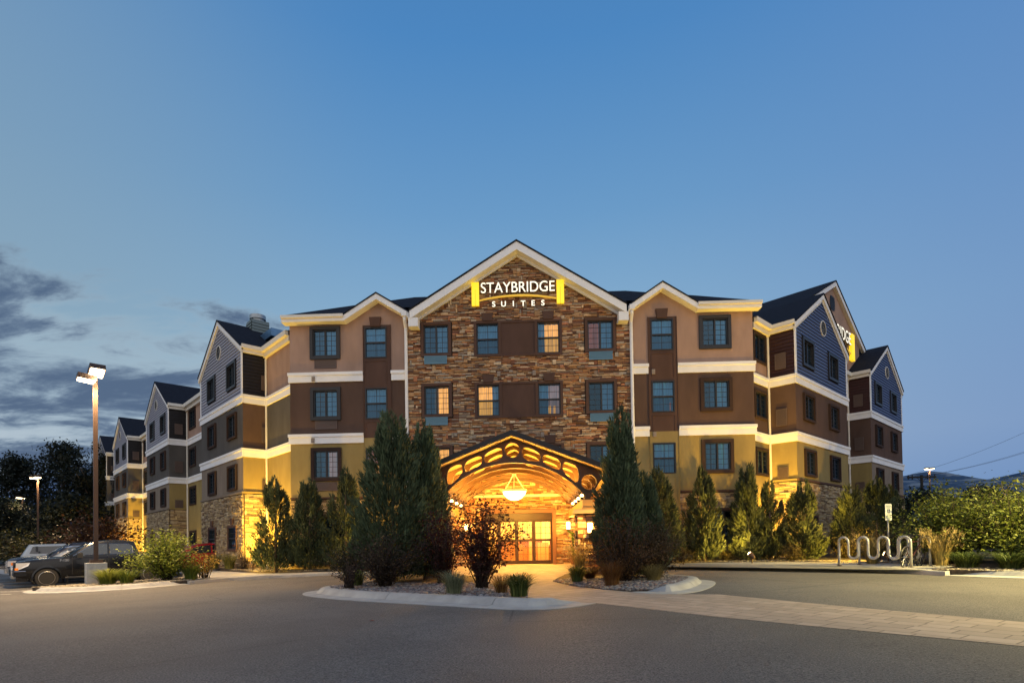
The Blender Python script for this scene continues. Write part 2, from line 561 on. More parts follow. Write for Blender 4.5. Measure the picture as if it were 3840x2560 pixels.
def add_window(F, s0, s1, z0, z1, style='slider', trim=.12, trimd=.09, tm=None, curt=((0., .46, 'w'), (.54, 1., 'w')), label=None, slot_mats={}):
    w, h = s1 - s0, z1 - z0
    fm, gm, tmz = window_meshes(w, h, style, trim, trimd)
    loc = Vector(F.P(s0, z0, 0)) - root_world(HOTEL)
    o = link('window', fm, HOTEL, loc=loc, rotz=F.rot)
    if label: o['label'] = label
    g = link('pane', gm, o)
    if tmz:
        k = (tmz.name, (tm or M_BTRIM).name)
        if k not in slot_mats:
            c = tmz.copy(); c.materials.clear(); c.materials.append(tm or M_BTRIM); slot_mats[k] = c
        link('trim', slot_mats[k], o)
    for c in curt:
        a, b, kind = c[:3]; top = c[3] if len(c) > 3 else 1.
        if kind not in KINDS: continue
        me = curtain_mesh(max(.05, (b - a) * (w - .1)), (h - .1) * top, kind)
        link('curtain', me, o, loc=(.05 + a * (w - .1), .17 if kind == 'w' else .22, .05))
    return o

FF = Frame((0, 26.09), (1, 0))      # stone plane, s = world x
FS_ = Frame((0, 26.12), (1, 0))     # stucco plane
XL, XR = -11.25, 10.36
SL, SR = -5.62, 4.72
XC = -.44
# ---------------- front windows
wins_stone, wins_left, wins_right = [], [], []
rows = [(10.10, 11.44), (7.24, 8.58), (4.36, 5.68)]
W2 = ((0., .46, 'w'), (.54, 1., 'w'))
stoneL = [((.54, 1., 'w'), (0, .46, 'w')), ((0., .46, 'w'), (.54, 1., 'l')), ((0, .46, 'l'), (.54, 1., 'l'))]
stoneR = [((0., .46, 'o'), (.54, 1., 'w')), ((.54, 1., 'w'),), ((.54, 1., 'w'),)]
lab = {0: 'top row', 1: 'middle row', 2: 'bottom row'}
for i, (z0, z1) in enumerate(rows):
    for x0, x1, cu in ((-4.86, -3.69, stoneL[i]), (2.78, 3.96, stoneR[i])):
        wins_stone.append((x0, x1, z0, z1))
        add_window(FF, x0, x1, z0, z1, 'slider', .13, .10, M_BTRIM, cu)
prow = [(9.99, 11.45), (7.12, 8.58), (4.24, 5.70)]
pl = [((0, 1, 'w'),), ((0, .68, 'l'), (.70, 1, 'w')), ((0, 1, 'w'),)]
pr = [((0, .3, 'w'), (.32, 1, 'l')), ((0, .46, 'w'), (.46, 1, 'p'), (.40, .80, 'l', .30)), ((0, 1, 'o'),)]
for i, (z0, z1) in enumerate(prow):
    for x0, x1, cu in ((-2.38, -1.35, pl[i]), (.45, 1.48, pr[i])):
        wins_stone.append((x0, x1, z0, z1))
        add_window(FF, x0, x1, z0, z1, 'hung', 0, 0, None, cu)
# surround that joins each pair, with two keystones
for z0, z1 in prow:
    mb = MB()
    a, b = -2.50, 1.60
    wbox(mb, FF, a, b, z1, z1 + .10, -.02, .10)
    wbox(mb, FF, a, b, z0 - .10, z0, -.02, .10)
    for c, d in ((a, -2.38), (-1.35, -1.23), (.33, .45), (1.48, b)): wbox(mb, FF, c, d, z0, z1, -.02, .10)
    wbox(mb, FF, -1.23, .33, z0, z1, -.02, .065)
    for c in (-1.86, .97):
        wbox(mb, FF, c - .28, c + .28, z1 + .10, z1 + .47, -.02, .14, taper=.06)
    hb(mb, 'window_surround', M_BTRIM)
# ---------------- stone bay
gt = [(SL, 11.55), (XC, 14.66), (SR, 11.55)]
DOORH = (-2.30, 1.17, -.5, 2.75)
holes = wins_stone + [DOORH]
mb = MB(); wpanel(mb, FF, SL, SR, -.4, gt, holes, -.005)
mb2 = MB(); wbox(mb2, FF, SL - .02, SL, -.4, 11.5, -.5, .07); wbox(mb2, FF, SR, SR + .02, -.4, 11.5, -.5, .07)
mb.v and hb(mb, 'mortar_bed', M_MORTAR)
sholes = holes + [(-2.5, 1.6, z0 - .1, z1 + .1) for z0, z1 in prow] + [(-4.99, -3.56, z0 - .13, z1 + .13) for z0, z1 in rows] + [(2.65, 4.09, z0 - .13, z1 + .13) for z0, z1 in rows]
st = MB(); stones(st, FF, SL, SR, -.2, gt, sholes, 7, 1.22)
hb(st, 'stone_wall', M_STONE)
# white band over the door
mb = MB(); wbox(mb, FF, -3.1, 2.0, 3.33, 3.44, 0, .16); hb(mb, 'ledge_band', M_CREAM)
# grilles
def grille(F, s0, s1, z0, z1, m, frame=None, d=.04):
    mb = MB()
    n = max(3, int((z1 - z0) / .055))
    wbox(mb, F, s0 + .02, s1 - .02, z0 + .02, z1 - .02, 0, d * .4)
    for i in range(n):
        a = z0 + .03 + (z1 - z0 - .06) * i / n
        wbox(mb, F, s0 + .03, s1 - .03, a, a + .03, d * .4, d * .85)
    for a, b, c, e in ((s0, s1, z0, z0 + .03), (s0, s1, z1 - .03, z1), (s0, s0 + .03, z0 + .03, z1 - .03), (s1 - .03, s1, z0 + .03, z1 - .03)):
        wbox(mb, F, a, b, c, e, 0, d)
    return hb(mb, 'wall_grille', m)
for i, (z0, z1) in enumerate(rows[:2]):
    for x0, x1 in ((-4.83, -3.77), (2.83, 3.91)):
        grille(FF.shift(d=.09), x0, x1, z0 - .50, z0 - .10 - .02, M_GRILLE2)
def small_vent(F, s, z):
    mb = MB(); wbox(mb, F, s - .075, s + .075, z - .11, z + .11, 0, .05)
    for k in range(3): wbox(mb, F, s - .05, s + .05, z - .075 + k * .06, z - .045 + k * .06, .05, .065)
    return hb(mb, 'vent_cap', mat('beige_vent', (.30, .24, .19), .7))
for s, z in ((-1.36, 9.07), (.28, 9.07), (.62, 6.2)): small_vent(FF.shift(d=.05), s, z)

# ---------------- stucco front walls
def bay_and_windows(side):
    if side < 0:
        bay = (-7.72, -6.44); bw = (-7.66, -6.62); sw = (-10.12, -8.97); s0, s1 = XL, SL
        gtop = [(XL, 11.76), (-8.62, 11.76), (-7.07, 12.72), (SL, 11.80)]
    else:
        bay = (5.58, 6.87); bw = (5.69, 6.73); sw = (8.05, 9.22); s0, s1 = SR, XR
        gtop = [(SR, 11.80), (6.28, 12.80), (7.85, 11.84), (XR, 11.84)]
    F = FS_
    srow = [(10.14, 11.40), (7.26, 8.52), (4.40, 5.68)]
    if side < 0:
        sc = [W2, W2, ((.2, .46, 'w'), (.54, 1, 'p'))]
        bc = [((0, 1, 'w'),), ((0, .62, 'w'), (.64, 1, 'w')), ((0, 1, 'o'), (0, 1, 'l', .55))]
    else:
        sc = [((.54, 1, 'w'),), ((.26, .46, 'w'), (.54, 1, 'w')), ((.0, .24, 'w'), (.26, .46, 'w'), (.54, 1, 'w'))]
        bc = [((0, .5, 'w'), (.5, 1, 'w')), ((0, .42, 'w'), (.42, 1, 'w'), (.42, .68, 'o', .32), (.74, 1, 'o', .32)), ((0, .75, 'w'), (.77, 1, 'w'))]
    hs = []
    for i, (z0, z1) in enumerate(srow):
        hs.append((*sw, z0, z1))
        add_window(F, *sw, z0, z1, 'slider', .145, .09, M_FRAME if i < 2 and side < 0 or i == 0 else M_WTRIM, sc[i])
    brow = [(9.99, 11.45), (7.12, 8.58), (4.29, 5.71)]
    for i, (z0, z1) in enumerate(brow):
        hs.append((*bw, z0, z1))
        add_window(F.shift(d=.03), *bw, z0, z1, 'hung', 0, 0, None, bc[i])
    # ground floor window behind the junipers
    gw = (sw[0] + .2, sw[1] + .3)
    hs.append((*gw, 1.15, 2.55))
    add_window(F, *gw, 1.15, 2.55, 'slider', .12, .08, M_BTRIM, ((0, .3, 'w'),))
    LO, MID, HI = M_TAN, M_BROWN, M_PEACH
    zs = [(-.4, 3.46, None), (3.46, 6.24, LO), (6.24, 9.14, MID), (9.14, 0, HI)]
    for k, (z0, z1, m) in enumerate(zs):
        if m is None: continue
        mb = MB(); top = gtop if k == 3 else z1
        hk = [h for h in hs] + [(bay[0], bay[1], -1, 11.55)]
        wpanel(mb, F, s0, s1, z0, top, hk, 0)
        hb(mb, ('tan_wall', 'dark_wall', 'peach_wall')[k - 1], m)
    # the bay strip runs through all storeys
    for z0, z1, m in ((-.4, 6.24, LO), (6.24, 11.55, M_BTRIM)):
        mb = MB(); wpanel(mb, F, bay[0], bay[1], z0, z1, hs, .03)
        wbox(mb, F, bay[0] - .02, bay[0], z0, z1, -.05, .06); wbox(mb, F, bay[1], bay[1] + .02, z0, z1, -.05, .06)
        for wz0, wz1 in brow:
            if not (z0 <= wz1 <= z1 + .1): continue
            # recessed panel edges under each window
            pz = wz0 - .12
            for a0, a1, c0, c1 in ((bw[0], bw[1], pz - .03, pz), (bw[0], bw[0] + .03, pz - 1.1, pz - .03), (bw[1] - .03, bw[1], pz - 1.1, pz - .03)):
                wbox(mb, F, a0, a1, max(c0, z0), c1, .03, .055)
        hb(mb, 'window_bay', m)
    mb = MB(); c = (bw[0] + bw[1]) / 2
    wbox(mb, F, c - .28, c + .28, 11.46, 11.90, -.02, .13, taper=.06); hb(mb, 'keystone', M_BTRIM)
    # white belts
    for zb in (8.92, 6.02):
        for a, b in ((s0 - (.06 if side < 0 else 0), bay[0] - .03), (bay[1] + .03, s1 + (.06 if side > 0 else 0))):
            mb = MB(); wbox(mb, F, a, b, zb, zb + .31, -.02, .07); wbox(mb, F, a - .02 * (side < 0), b + .02 * (side > 0), zb + .31, zb + .45, -.02, .12)
            hb(mb, 'belt_course', M_WHITE)
    # stone base
    mb = MB(); wpanel(mb, F, s0, s1, -.4, 3.46, [(bay[0], bay[1], -1, 4)] + hs, 0); hb(mb, 'mortar_bed', M_MORTAR)
    for a, b in ((s0, bay[0]), (bay[1], s1)):
        st = MB(); stones(st, F, a, b, -.2, 3.42, [(h[0] - .12, h[1] + .12, h[2] - .12, h[3] + .12) for h in hs], 11 + side, 1., cs=.10, cz=.07, pal=PAL2)
        hb(st, 'stone_base', M_STONE)
    for a, b in ((s0, bay[0] - .03), (bay[1] + .03, s1)):
        mb = MB(); wbox(mb, F, a, b, 3.42, 3.50, -.02, .10); hb(mb, 'ledge_band', M_BTRIM)
    if side < 0:
        for z in (9.98, 7.10, 4.2): grille(F, -10.06, -9.02, z - .40, z, M_GRILLE)
        small_vent(F.shift(d=.07), -10.1, 9.06); small_vent(F.shift(d=.07), -10.15, 6.17)
    else:
        small_vent(F.shift(d=.03), 5.78, 9.0); small_vent(F.shift(d=.03), 5.78, 6.1)
bay_and_windows(-1); bay_and_windows(1)

# ---------------- front roofs, rakes, gutters
def slab(mb, p, th):   # p: 4 points, thickened downwards
    q = [(x, y, z - th) for x, y, z in p]
    mb.hexa([*q, *p])
def rake(mb, F, pts, d0, d1, hgt, zoff=0):
    for (a, za), (b, zb) in zip(pts, pts[1:]):
        mb.hexa([F.P(a, za - hgt + zoff, d0), F.P(b, zb - hgt + zoff, d0), F.P(b, zb - hgt + zoff, d1), F.P(a, za - hgt + zoff, d1),
                 F.P(a, za + zoff, d0), F.P(b, zb + zoff, d0), F.P(b, zb + zoff, d1), F.P(a, za + zoff, d1)])
ov = .60
A0, A1 = (-5.40, 11.93), (4.51, 11.93); AP = (XC, 14.98)
mb = MB()
for e in (A0, A1):
    sg = -1 if e is A0 else 1
    lo = (e[0] + sg * .02, e[1]); hi = (XC, AP[1])
    slab(mb, [FF.P(lo[0], lo[1] + .07, ov + .05), FF.P(hi[0], hi[1] + .07, ov + .05), FF.P(hi[0], hi[1] + .07, -9), FF.P(lo[0], lo[1] + .07, -9)], .06)
r = hb(mb, 'gable_roof', M_ROOF)
mb = MB(); rake(mb, FF, [A0, AP, A1], ov - .04, ov, .37)
hb(mb, 'rake_board', M_WHITE, r)
mb = MB(); rake(mb, FF, [(A0[0], A0[1] - .33), (XC, AP[1] - .33), (A1[0], A1[1] - .33)], .0, ov - .04, .03)
rake(mb, FF, [(A0[0], A0[1] - .36), (XC, AP[1] - .36), (A1[0], A1[1] - .36)], .07, .16, .12)
hb(mb, 'soffit', M_WHITE, r)
for a, b in ((-5.46, -5.02), (4.15, 4.60)):
    mb = MB(); wbox(mb, FF, a, b, 11.22, 11.62, .06, ov - .02); hb(mb, 'cornice_return', M_WHITE, r)
# little gables over the bays and the eaves beside them
go = .46
def front_small(side):
    if side < 0: pts = [(-8.52, 11.90), (-6.98, 12.86), (-5.46, 11.93)]; ex = (-11.45, -8.52)
    else: pts = [(4.62, 11.93), (6.19, 12.97), (7.76, 11.98)]; ex = (7.76, 10.62)
    F = FS_
    mb = MB()
    for a, b in zip(pts, pts[1:]):
        slab(mb, [F.P(a[0], a[1] + .06, go + .04), F.P(b[0], b[1] + .06, go + .04), F.P(b[0], b[1] + .06, -4), F.P(a[0], a[1] + .06, -4)], .06)
    r = hb(mb, 'gable_roof', M_ROOF)
    mb = MB(); rake(mb, F, pts, go - .04, go, .26); hb(mb, 'rake_board', M_WHITE, r)
    mb = MB(); rake(mb, F, [(p[0], p[1] - .24) for p in pts], 0, go - .04, .03)
    z = 11.90 if side < 0 else 11.96
    wbox(mb, F, *ex, z - .27, z - .24, 0, go - .04)
    hb(mb, 'soffit', M_WHITE, r)
    mb = MB(); wbox(mb, F, *ex, z - .26, z - .10, go - .04, go); hb(mb, 'fascia_board', M_WHITE, r)
    mb = MB(); wbox(mb, F, *ex, z - .10, z + .03, go, go + .11); wbox(mb, F, *ex, z - .10, z + .0, go - .02, go); hb(mb, 'gutter', M_CREAM, r)
front_small(-1); front_small(1)
mb = MB()
ey = 26.12 - go
e0, e1 = (-11.45, ey, 11.95), (10.62, ey, 11.98)
t0, t1 = (-6.1, 30.2, 14.62), (5.3, 30.2, 14.62)
ez = 11.96; my = 26.9; mz = ez + (my - ey) * (14.62 - ez) / (30.2 - ey)
sa = (14.62 - ez) / (30.2 - ey)
xa, xb = -8.55, 7.8
mb.quad(e0, (xa, ey, ez), (xa, 30.2 - 1.9, 14.62 - 1.9 * sa), (-6.1 - 2.33, 30.2 - 1.9, 14.62 - 1.9 * sa)); mb.quad((xb, ey, ez), e1, (5.3 + 2.33, 30.2 - 1.9, 14.62 - 1.9 * sa), (xb, 30.2 - 1.9, 14.62 - 1.9 * sa)); mb.quad((xa, my, mz), (xb, my, mz), (5.3 + 2.33, 30.2 - 1.9, 14.62 - 1.9 * sa), t1, t0, (-6.1 - 2.33, 30.2 - 1.9, 14.62 - 1.9 * sa)); mb.quad(t0, t1, (5.3, 40, 14.62), (-6.1, 40, 14.62))
mb.quad(e1, (10.62, 40, 11.98), (5.3, 40, 14.62), t1); mb.quad((-11.45, 40, 11.95), e0, t0, (-6.1, 40, 14.62))
hb(mb, 'main_roof', M_ROOF)
# downspouts beside the stone bay
def downspout(pts, m=M_WHITE, r=.055):
    mb = MB(); mb.tube(pts, r, 8); return hb(mb, 'downspout', m)
for x in (SL - .06, SR + .06):
    downspout([(x, 25.72, 11.86), (x, 25.72, 11.62), (x, 25.98, 11.3), (x, 25.98, .1)], r=.075)
    mb = MB(); mb.box(x - .12, x + .12, 25.6, 25.86, 11.76, 11.98); hb(mb, 'gutter_head', M_WHITE)

# ---------------- entrance doors
mb = MB(); F = FF
for a, b, c, d in ((-2.30, -2.13, .18, 2.75), (1.0, 1.17, .18, 2.75), (-2.13, 1.0, 2.58, 2.75)): wbox(mb, F, a, b, c, d, -.2, .13)
DOOR = hb(mb, 'entrance_door', mat('reddish_brown_frame', (.16, .07, .04), .5))
mb = MB()
wbox(mb, F, -2.13, 1.0, 2.24, 2.58, -.18, .02)
xs = [-2.13, -1.48, -.66, .13, 1.0]
for a, b in zip(xs, xs[1:]):
    dd = -.05 if a in (-1.48, .13 - .79) else -.11
    wbox(mb, F, a, a + .085, .22, 2.24, dd - .04, dd + .01); wbox(mb, F, b - .085, b, .22, 2.24, dd - .04, dd + .01)
    wbox(mb, F, a + .085, b - .085, .22, .40, dd - .04, dd + .01); wbox(mb, F, a + .085, b - .085, 1.28, 1.38, dd - .04, dd + .01); wbox(mb, F, a + .085, b - .085, 2.18, 2.24, dd - .04, dd + .01)
    for z0, z1 in ((.40, 1.28), (1.38, 2.18)):
        for k in (1, 2):
            q = a + .085 + (b - a - .17) * k / 3
            wbox(mb, F, q - .008, q + .008, z0, z1, dd - .03, dd - .012)
        for k in (1, 2): wbox(mb, F, a + .085, b - .085, z0 + (z1 - z0) * k / 3 - .008, z0 + (z1 - z0) * k / 3 + .008, dd - .032, dd - .014)
hb(mb, 'door_panel', mat('dark_door_frame', (.035, .016, .01), .45), DOOR)
mb = MB(); wbox(mb, F, -2.05, .9, .40, 2.2, -.125, -.120); hb(mb, 'pane', M_DGLASS, DOOR)
mb = MB()
for k in range(24):
    a0, a1 = 2 * PI * k / 24, 2 * PI * (k + 1) / 24
    mb.quad(F.P(-.29, 1.72, -.03), F.P(-.29 + .085 * math.cos(a0), 1.72 + .085 * math.sin(a0), -.03), F.P(-.29 + .085 * math.cos(a1), 1.72 + .085 * math.sin(a1), -.03))
wbox(mb, F, -.50, -.12, 1.44, 1.51, -.034, -.03); hb(mb, 'door_sticker', mat('white_sticker', (.8, .8, .76), .5), DOOR)
mb = MB(); mb.quad(F.P(-.33, 1.72, -.026), F.P(-.25, 1.72, -.026), F.P(-.29, 1.78, -.026)); mb.quad(F.P(-.305, 1.66, -.026), F.P(-.275, 1.66, -.026), F.P(-.275, 1.72, -.026), F.P(-.305, 1.72, -.026))
hb(mb, 'sticker_arrow', mat('black_ink', (.01, .01, .01), .5), DOOR)
# lobby behind the glass
M_LOBBY = mat('lobby_wall', (.62, .42, .20), .8, var=.1)
mb = MB()
mb.quad((-4, 32.5, .18), (3, 32.5, .18), (3, 32.5, 3.0), (-4, 32.5, 3.0)); mb.quad((-4, 26.2, .18), (-4, 32.5, .18), (-4, 32.5, 3), (-4, 26.2, 3)); mb.quad((3, 26.2, .18), (3, 32.5, .18), (3, 32.5, 3), (3, 26.2, 3)); mb.quad((-4, 26.2, 3), (3, 26.2, 3), (3, 32.5, 3), (-4, 32.5, 3))
mb.quad((-4, 26.2, 2.76), (3, 26.2, 2.76), (3, 26.2, 3.), (-4, 26.2, 3.))
lob = hb(mb, 'lobby_room', M_LOBBY)
mb = MB(); mb.quad((-4, 26.2, .19), (3, 26.2, .19), (3, 32.5, .19), (-4, 32.5, .19)); hb(mb, 'lobby_floor', mat('lobby_tile', (.5, .36, .2), .25, var=.15), lob)
mb = MB(); mb.box(-1.9, 2.2, 30.8, 31.4, .2, 1.3); mb.box(-2.0, 2.3, 30.7, 31.5, 1.3, 1.36); hb(mb, 'reception_desk', mat('red_wood', (.22, .08, .03), .4, var=.2, vstretch=(1, 1, 5)), lob)
mb = MB()
for x in (-2.6, -.1, 2.0): mb.box(x, x + .35, 29.2, 29.6, .2, 3.0)
mb.box(.35, .9, 28.6, 29.1, .2, .65); mb.box(.35, .9, 29.0, 29.1, .65, 1.2); hb(mb, 'lobby_column', mat('tan_wood', (.4, .2, .08), .5), lob)
mb = MB()
for k in range(7): mb.tube([(.62 + k * .055, 29.3 + .03 * (k % 2), .2), (.62 + k * .055, 29.3 + .03 * (k % 2), 2.7)], .035, 6)
hb(mb, 'lobby_curtain', mat('cream_drape', (.7, .6, .4), .8), lob)
mb = MB()
for x, y in ((-1.6, 27.7), (.0, 27.9), (-.9, 29.8), (1.6, 29.9)): mb.lathe([(.0, 2.62), (.1, 2.62), (.13, 2.72), (.05, 2.8)], 12, x, y)
hb(mb, 'lobby_lamp', mat('lobby_lamp_glow', (1, .8, .5), .5, emit=(1, .58, .2), estr=42), lob)

# ---------------- wings
AV = np.array([-S, S]); BV = np.array([S, S])
C1 = np.array([-14.45, 27.90]); D1 = np.array([12.53, 26.76])
RET = 1.19; GW = 7.46
ZW2, ZW1 = 8.51, 5.78
GR = [(10.0, 10.82, M_FRAME)]
def belts(F, s0, s1, e0=0, e1=0):
    for zb in (ZW2, ZW1):
        mb = MB()
        wbox(mb, F, s0 - e0 * .07, s1 + e1 * .07, zb, zb + .30, -.02, .07)
        wbox(mb, F, s0 - e0 * .11, s1 + e1 * .11, zb + .30, zb + .43, -.02, .11)
        hb(mb, 'belt_course', M_WHITE)
def siding(mb, F, s0, s1, z0, top, holes=(), seed=0):
    zt = max(q for _, q in top) if isinstance(top, list) else top
    n = int((zt - z0) / .17) + 1
    for i in range(n):
        a, b = z0 + i * .17, z0 + (i + 1) * .17
        segs = [(s0, s1)]
        for h in holes:
            if h[2] - .02 < (a + b) / 2 < h[3] + .02:
                ns = []
                for p, q in segs:
                    if h[1] <= p or h[0] >= q: ns.append((p, q)); continue
                    if h[0] > p: ns.append((p, h[0]))
                    if h[1] < q: ns.append((h[1], q))
                segs = ns
        for p, q in segs:
            if isinstance(top, list):
                # clip to the gable at mid height of the board
                (l0, z_0), (l1, z_1), (l2, z_2) = top
                if a > z_0:
                    f = min(1., (a - z_0) / (z_1 - z_0)); p = max(p, l0 + f * (l1 - l0)); q = min(q, l2 - f * (l2 - l1))
            if q - p < .03: continue
            mb.quad(F.P(p, a + .022, .045), F.P(q, a + .022, .045), F.P(q, b + .004, .012), F.P(p, b + .004, .012))
            mb.quad(F.P(p, a + .024, .0), F.P(q, a + .024, .0), F.P(q, a + .022, .045), F.P(p, a + .022, .045))
def round_vent(F, s, z, r=.40):
    mb = MB()
    n = 28
    for k in range(n):
        a0, a1 = 2 * PI * k / n, 2 * PI * (k + 1) / n
        p = lambda a, rr, d: F.P(s + rr * math.cos(a), z + rr * math.sin(a), d)
        mb.quad(p(a0, r - .045, .06), p(a1, r - .045, .06), p(a1, r, .06), p(a0, r, .06))
        mb.quad(p(a0, r, .0), p(a1, r, .0), p(a1, r, .06), p(a0, r, .06))
    for k in range(9):
        zz = z - r + .09 + k * (2 * r - .14) / 9
        hw = math.sqrt(max(.0, (r - .03) ** 2 - (zz - z) ** 2))
        mb.quad(F.P(s - hw, zz - .025, .05), F.P(s + hw, zz - .025, .05), F.P(s + hw, zz + .02, .02), F.P(s - hw, zz + .02, .02))
    v = hb(mb, 'gable_vent', M_CREAM)
    mb = MB()
    mb.quad(*[F.P(s + (r - .02) * math.cos(2 * PI * k / 20), z + (r - .02) * math.sin(2 * PI * k / 20), .033) for k in range(20)])
    hb(mb, 'vent_back', M_ROOM, v)
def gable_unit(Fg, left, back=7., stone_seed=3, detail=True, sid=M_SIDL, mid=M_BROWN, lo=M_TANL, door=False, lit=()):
    """gable face of a wing; Fg starts at its left end seen from outside"""
    top = [(0, 11.32), (GW / 2, 13.42), (GW, 11.32)]
    # window columns measured from the corner that carries the return wall
    cols = [(.98, 2.22), (4.55, 5.80)]
    if left: cols = [(GW - b, GW - a) for a, b in cols]
    hs = []
    for z0, z1, t in ((9.64, 10.78, .13), (6.98, 8.10, .11), (4.29, 5.40, .11)):
        for c in cols:
            hs.append((*c, z0, z1))
            add_window(Fg, *c, z0, z1, 'slider', t, .11, M_FRAME if z0 > 9 else M_WTRIM, ((.52, 1., 'w'),) if left else ((.50, 1, 'w'),))
    mb = MB(); wpanel(mb, Fg, 0, GW, 3.95, ZW1, hs); hb(mb, 'tan_wall', lo)
    mb = MB(); wpanel(mb, Fg, 0, GW, ZW1, ZW2 + .4, hs); hb(mb, 'dark_wall', mid)
    mb = MB(); wpanel(mb, Fg, 0, GW, ZW2 + .4, top, hs, -.004); hb(mb, 'siding_shadow_back', M_SHADOWGAP); mb = MB(); siding(mb, Fg, .0, GW, ZW2 + .43, [(0, 11.32), (GW / 2, 13.42), (GW, 11.32)], [(h[0] - .13, h[1] + .13, h[2] - .13, h[3] + .13) for h in hs])
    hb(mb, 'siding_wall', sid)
    belts(Fg, 0, GW, 1, 1)
    for a, b in ((-.03, .13), (GW - .13, GW + .03)):
        mb = MB(); wbox(mb, Fg, a, b, ZW2 + .43, 11.3, .0, .05); hb(mb, 'corner_board', M_WHITE)
    mb = MB(); wpanel(mb, Fg, 0, GW, -1.2, 3.95, ()); hb(mb, 'mortar_bed', M_MORTAR)
    st = MB(); gh = [(c[0] - .1, c[1] + .1, 1.0, 2.35) for c in cols]
    stones(st, Fg, 0, GW, -.6, 3.93, gh, stone_seed, 1., cs=.10 if detail else .16, cz=.068 if detail else .11, pal=PAL2)
    hb(st, 'stone_base', M_STONE)
    for g in gh:
        add_window(Fg.shift(d=.05), g[0] + .1, g[1] - .1, 1.1, 2.25, 'hung', .1, .06, M_BTRIM, ())
        mb = MB(); c = (g[0] + g[1]) / 2; wbox(mb, Fg, c - .22, c + .22, 2.36, 2.72, 0, .12, taper=.05); hb(mb, 'keystone', M_BTRIM)
    mb = MB(); wbox(mb, Fg, -.04, GW + .04, 3.93, 4.02, -.02, .09); hb(mb, 'ledge_band', M_BTRIM if not left else lo)
    round_vent(Fg.shift(d=.01), GW / 2 - (.1 if left else -.1), 12.0)
    # roof
    e = .15; sl = .616; za = 13.75; o = .13
    mb = MB()
    hw = GW / 2 + e
    ze = za - sl * hw
    for sg in (-1, 1):
        a = GW / 2 + sg * hw
        slab(mb, [Fg.P(a, ze + .05, o + .04), Fg.P(GW / 2, za + .05, o + .04), Fg.P(GW / 2, za + .05, -back), Fg.P(a, ze + .05, -back)], .07)
    r = hb(mb, 'gable_roof', M_ROOF)
    mb = MB(); pts = [(GW / 2 - hw, ze), (GW / 2, za), (GW / 2 + hw, ze)]
    rake(mb, Fg, pts, o - .04, o, .26); hb(mb, 'rake_board', M_WHITE, r)
    mb = MB(); rake(mb, Fg, [(p[0], p[1] - .22) for p in pts], .0, o - .04, .03)
    rake(mb, Fg, [(p[0], p[1] - .25) for p in pts], .03, .06, .16); hb(mb, 'soffit', M_CREAM, r)
    return r
def return_wall(Fr, w, left, mid, lo, sid=M_SIDD, seed=5, lits=None, louver=(.42, .90)):
    """short wall between a gable face and the recessed wall"""
    for z0, z1, m, n in ((3.95, ZW1, lo, 'tan_wall'), (ZW1, ZW2 + .4, mid, 'dark_wall')):
        mb = MB(); wpanel(mb, Fr, 0, w, z0, z1); hb(mb, n, m)
    mb = MB(); wpanel(mb, Fr, 0, w, ZW2 + .4, 11.3); siding(mb, Fr, 0, w, ZW2 + .43, 11.2); hb(mb, 'siding_wall', sid)
    belts(Fr, 0, w)
    mb = MB(); wpanel(mb, Fr, 0, w, -1.2, 3.95); hb(mb, 'mortar_bed', M_MORTAR)
    st = MB(); stones(st, Fr, .05, w - .02, -.6, 3.90, (), seed, 1., cs=.10, cz=.07, pal=PAL2); hb(st, 'stone_base', M_STONE)
    mb = MB(); wbox(mb, Fr, 0, w, 3.93, 4.02, -.02, .08); hb(mb, 'ledge_band', lo)
    a, b = louver
    for z0, z1 in ((3.9, 4.6), (6.58, 7.38), (9.3, 10.05)): grille(Fr.shift(d=.03), a, b, z0, z1, M_GRILLE)
    # eave along the return
    mb = MB(); wbox(mb, Fr, 0, w + .0, 11.06, 11.26, .0, .14); hb(mb, 'fascia_board', M_CREAM)
    mb = MB(); wbox(mb, Fr, (-.1 if left else .0), w + (.0 if left else .1), 11.26, 11.45, .14, .24); wbox(mb, Fr, 0, w, 11.25, 11.28, 0, .24); hb(mb, 'gutter', M_CREAM)
def inner_wall(Fi, w, wins, mid, lo, hi=M_PEACH, e=.34, front_stone=False):
    hs = []
    for a, b in wins:
        for z0, z1 in ((9.66, 10.9), (6.98, 8.14), (4.28, 5.42), (1.1, 2.3)):
            hs.append((a, b, z0, z1)); add_window(Fi, a, b, z0, z1, 'slider', .10, .07, M_WTRIM, ((.52, 1, 'w'),))
    for z0, z1, m, n in ((-1.2, ZW1, lo, 'tan_wall'), (ZW1, ZW2 + .4, mid, 'dark_wall'), (ZW2 + .4, 11.3, hi, 'peach_wall')):
        mb = MB(); wpanel(mb, Fi, 0, w, z0, z1, hs); hb(mb, n, m)
    belts(Fi, 0, w)
    mb = MB(); wbox(mb, Fi, 0, w, 11.02, 11.24, .12, .17); wbox(mb, Fi, 0, w, 11.0, 11.03, 0, .17); hb(mb, 'fascia_board', M_CREAM)
    mb = MB(); wbox(mb, Fi, 0, w, 11.24, 11.27, 0, e); wbox(mb, Fi, 0, w, 11.27, 11.48, .17, e); hb(mb, 'gutter', M_CREAM)
    mb = MB(); slab(mb, [Fi.P(0, 11.47, e - .03), Fi.P(w, 11.47, e - .03), Fi.P(w, 11.75, -.9), Fi.P(0, 11.75, -.9)], .04); hb(mb, 'eave_roof', M_ROOF)
GOFF = [0, 15.67, 31.37, 43.55]
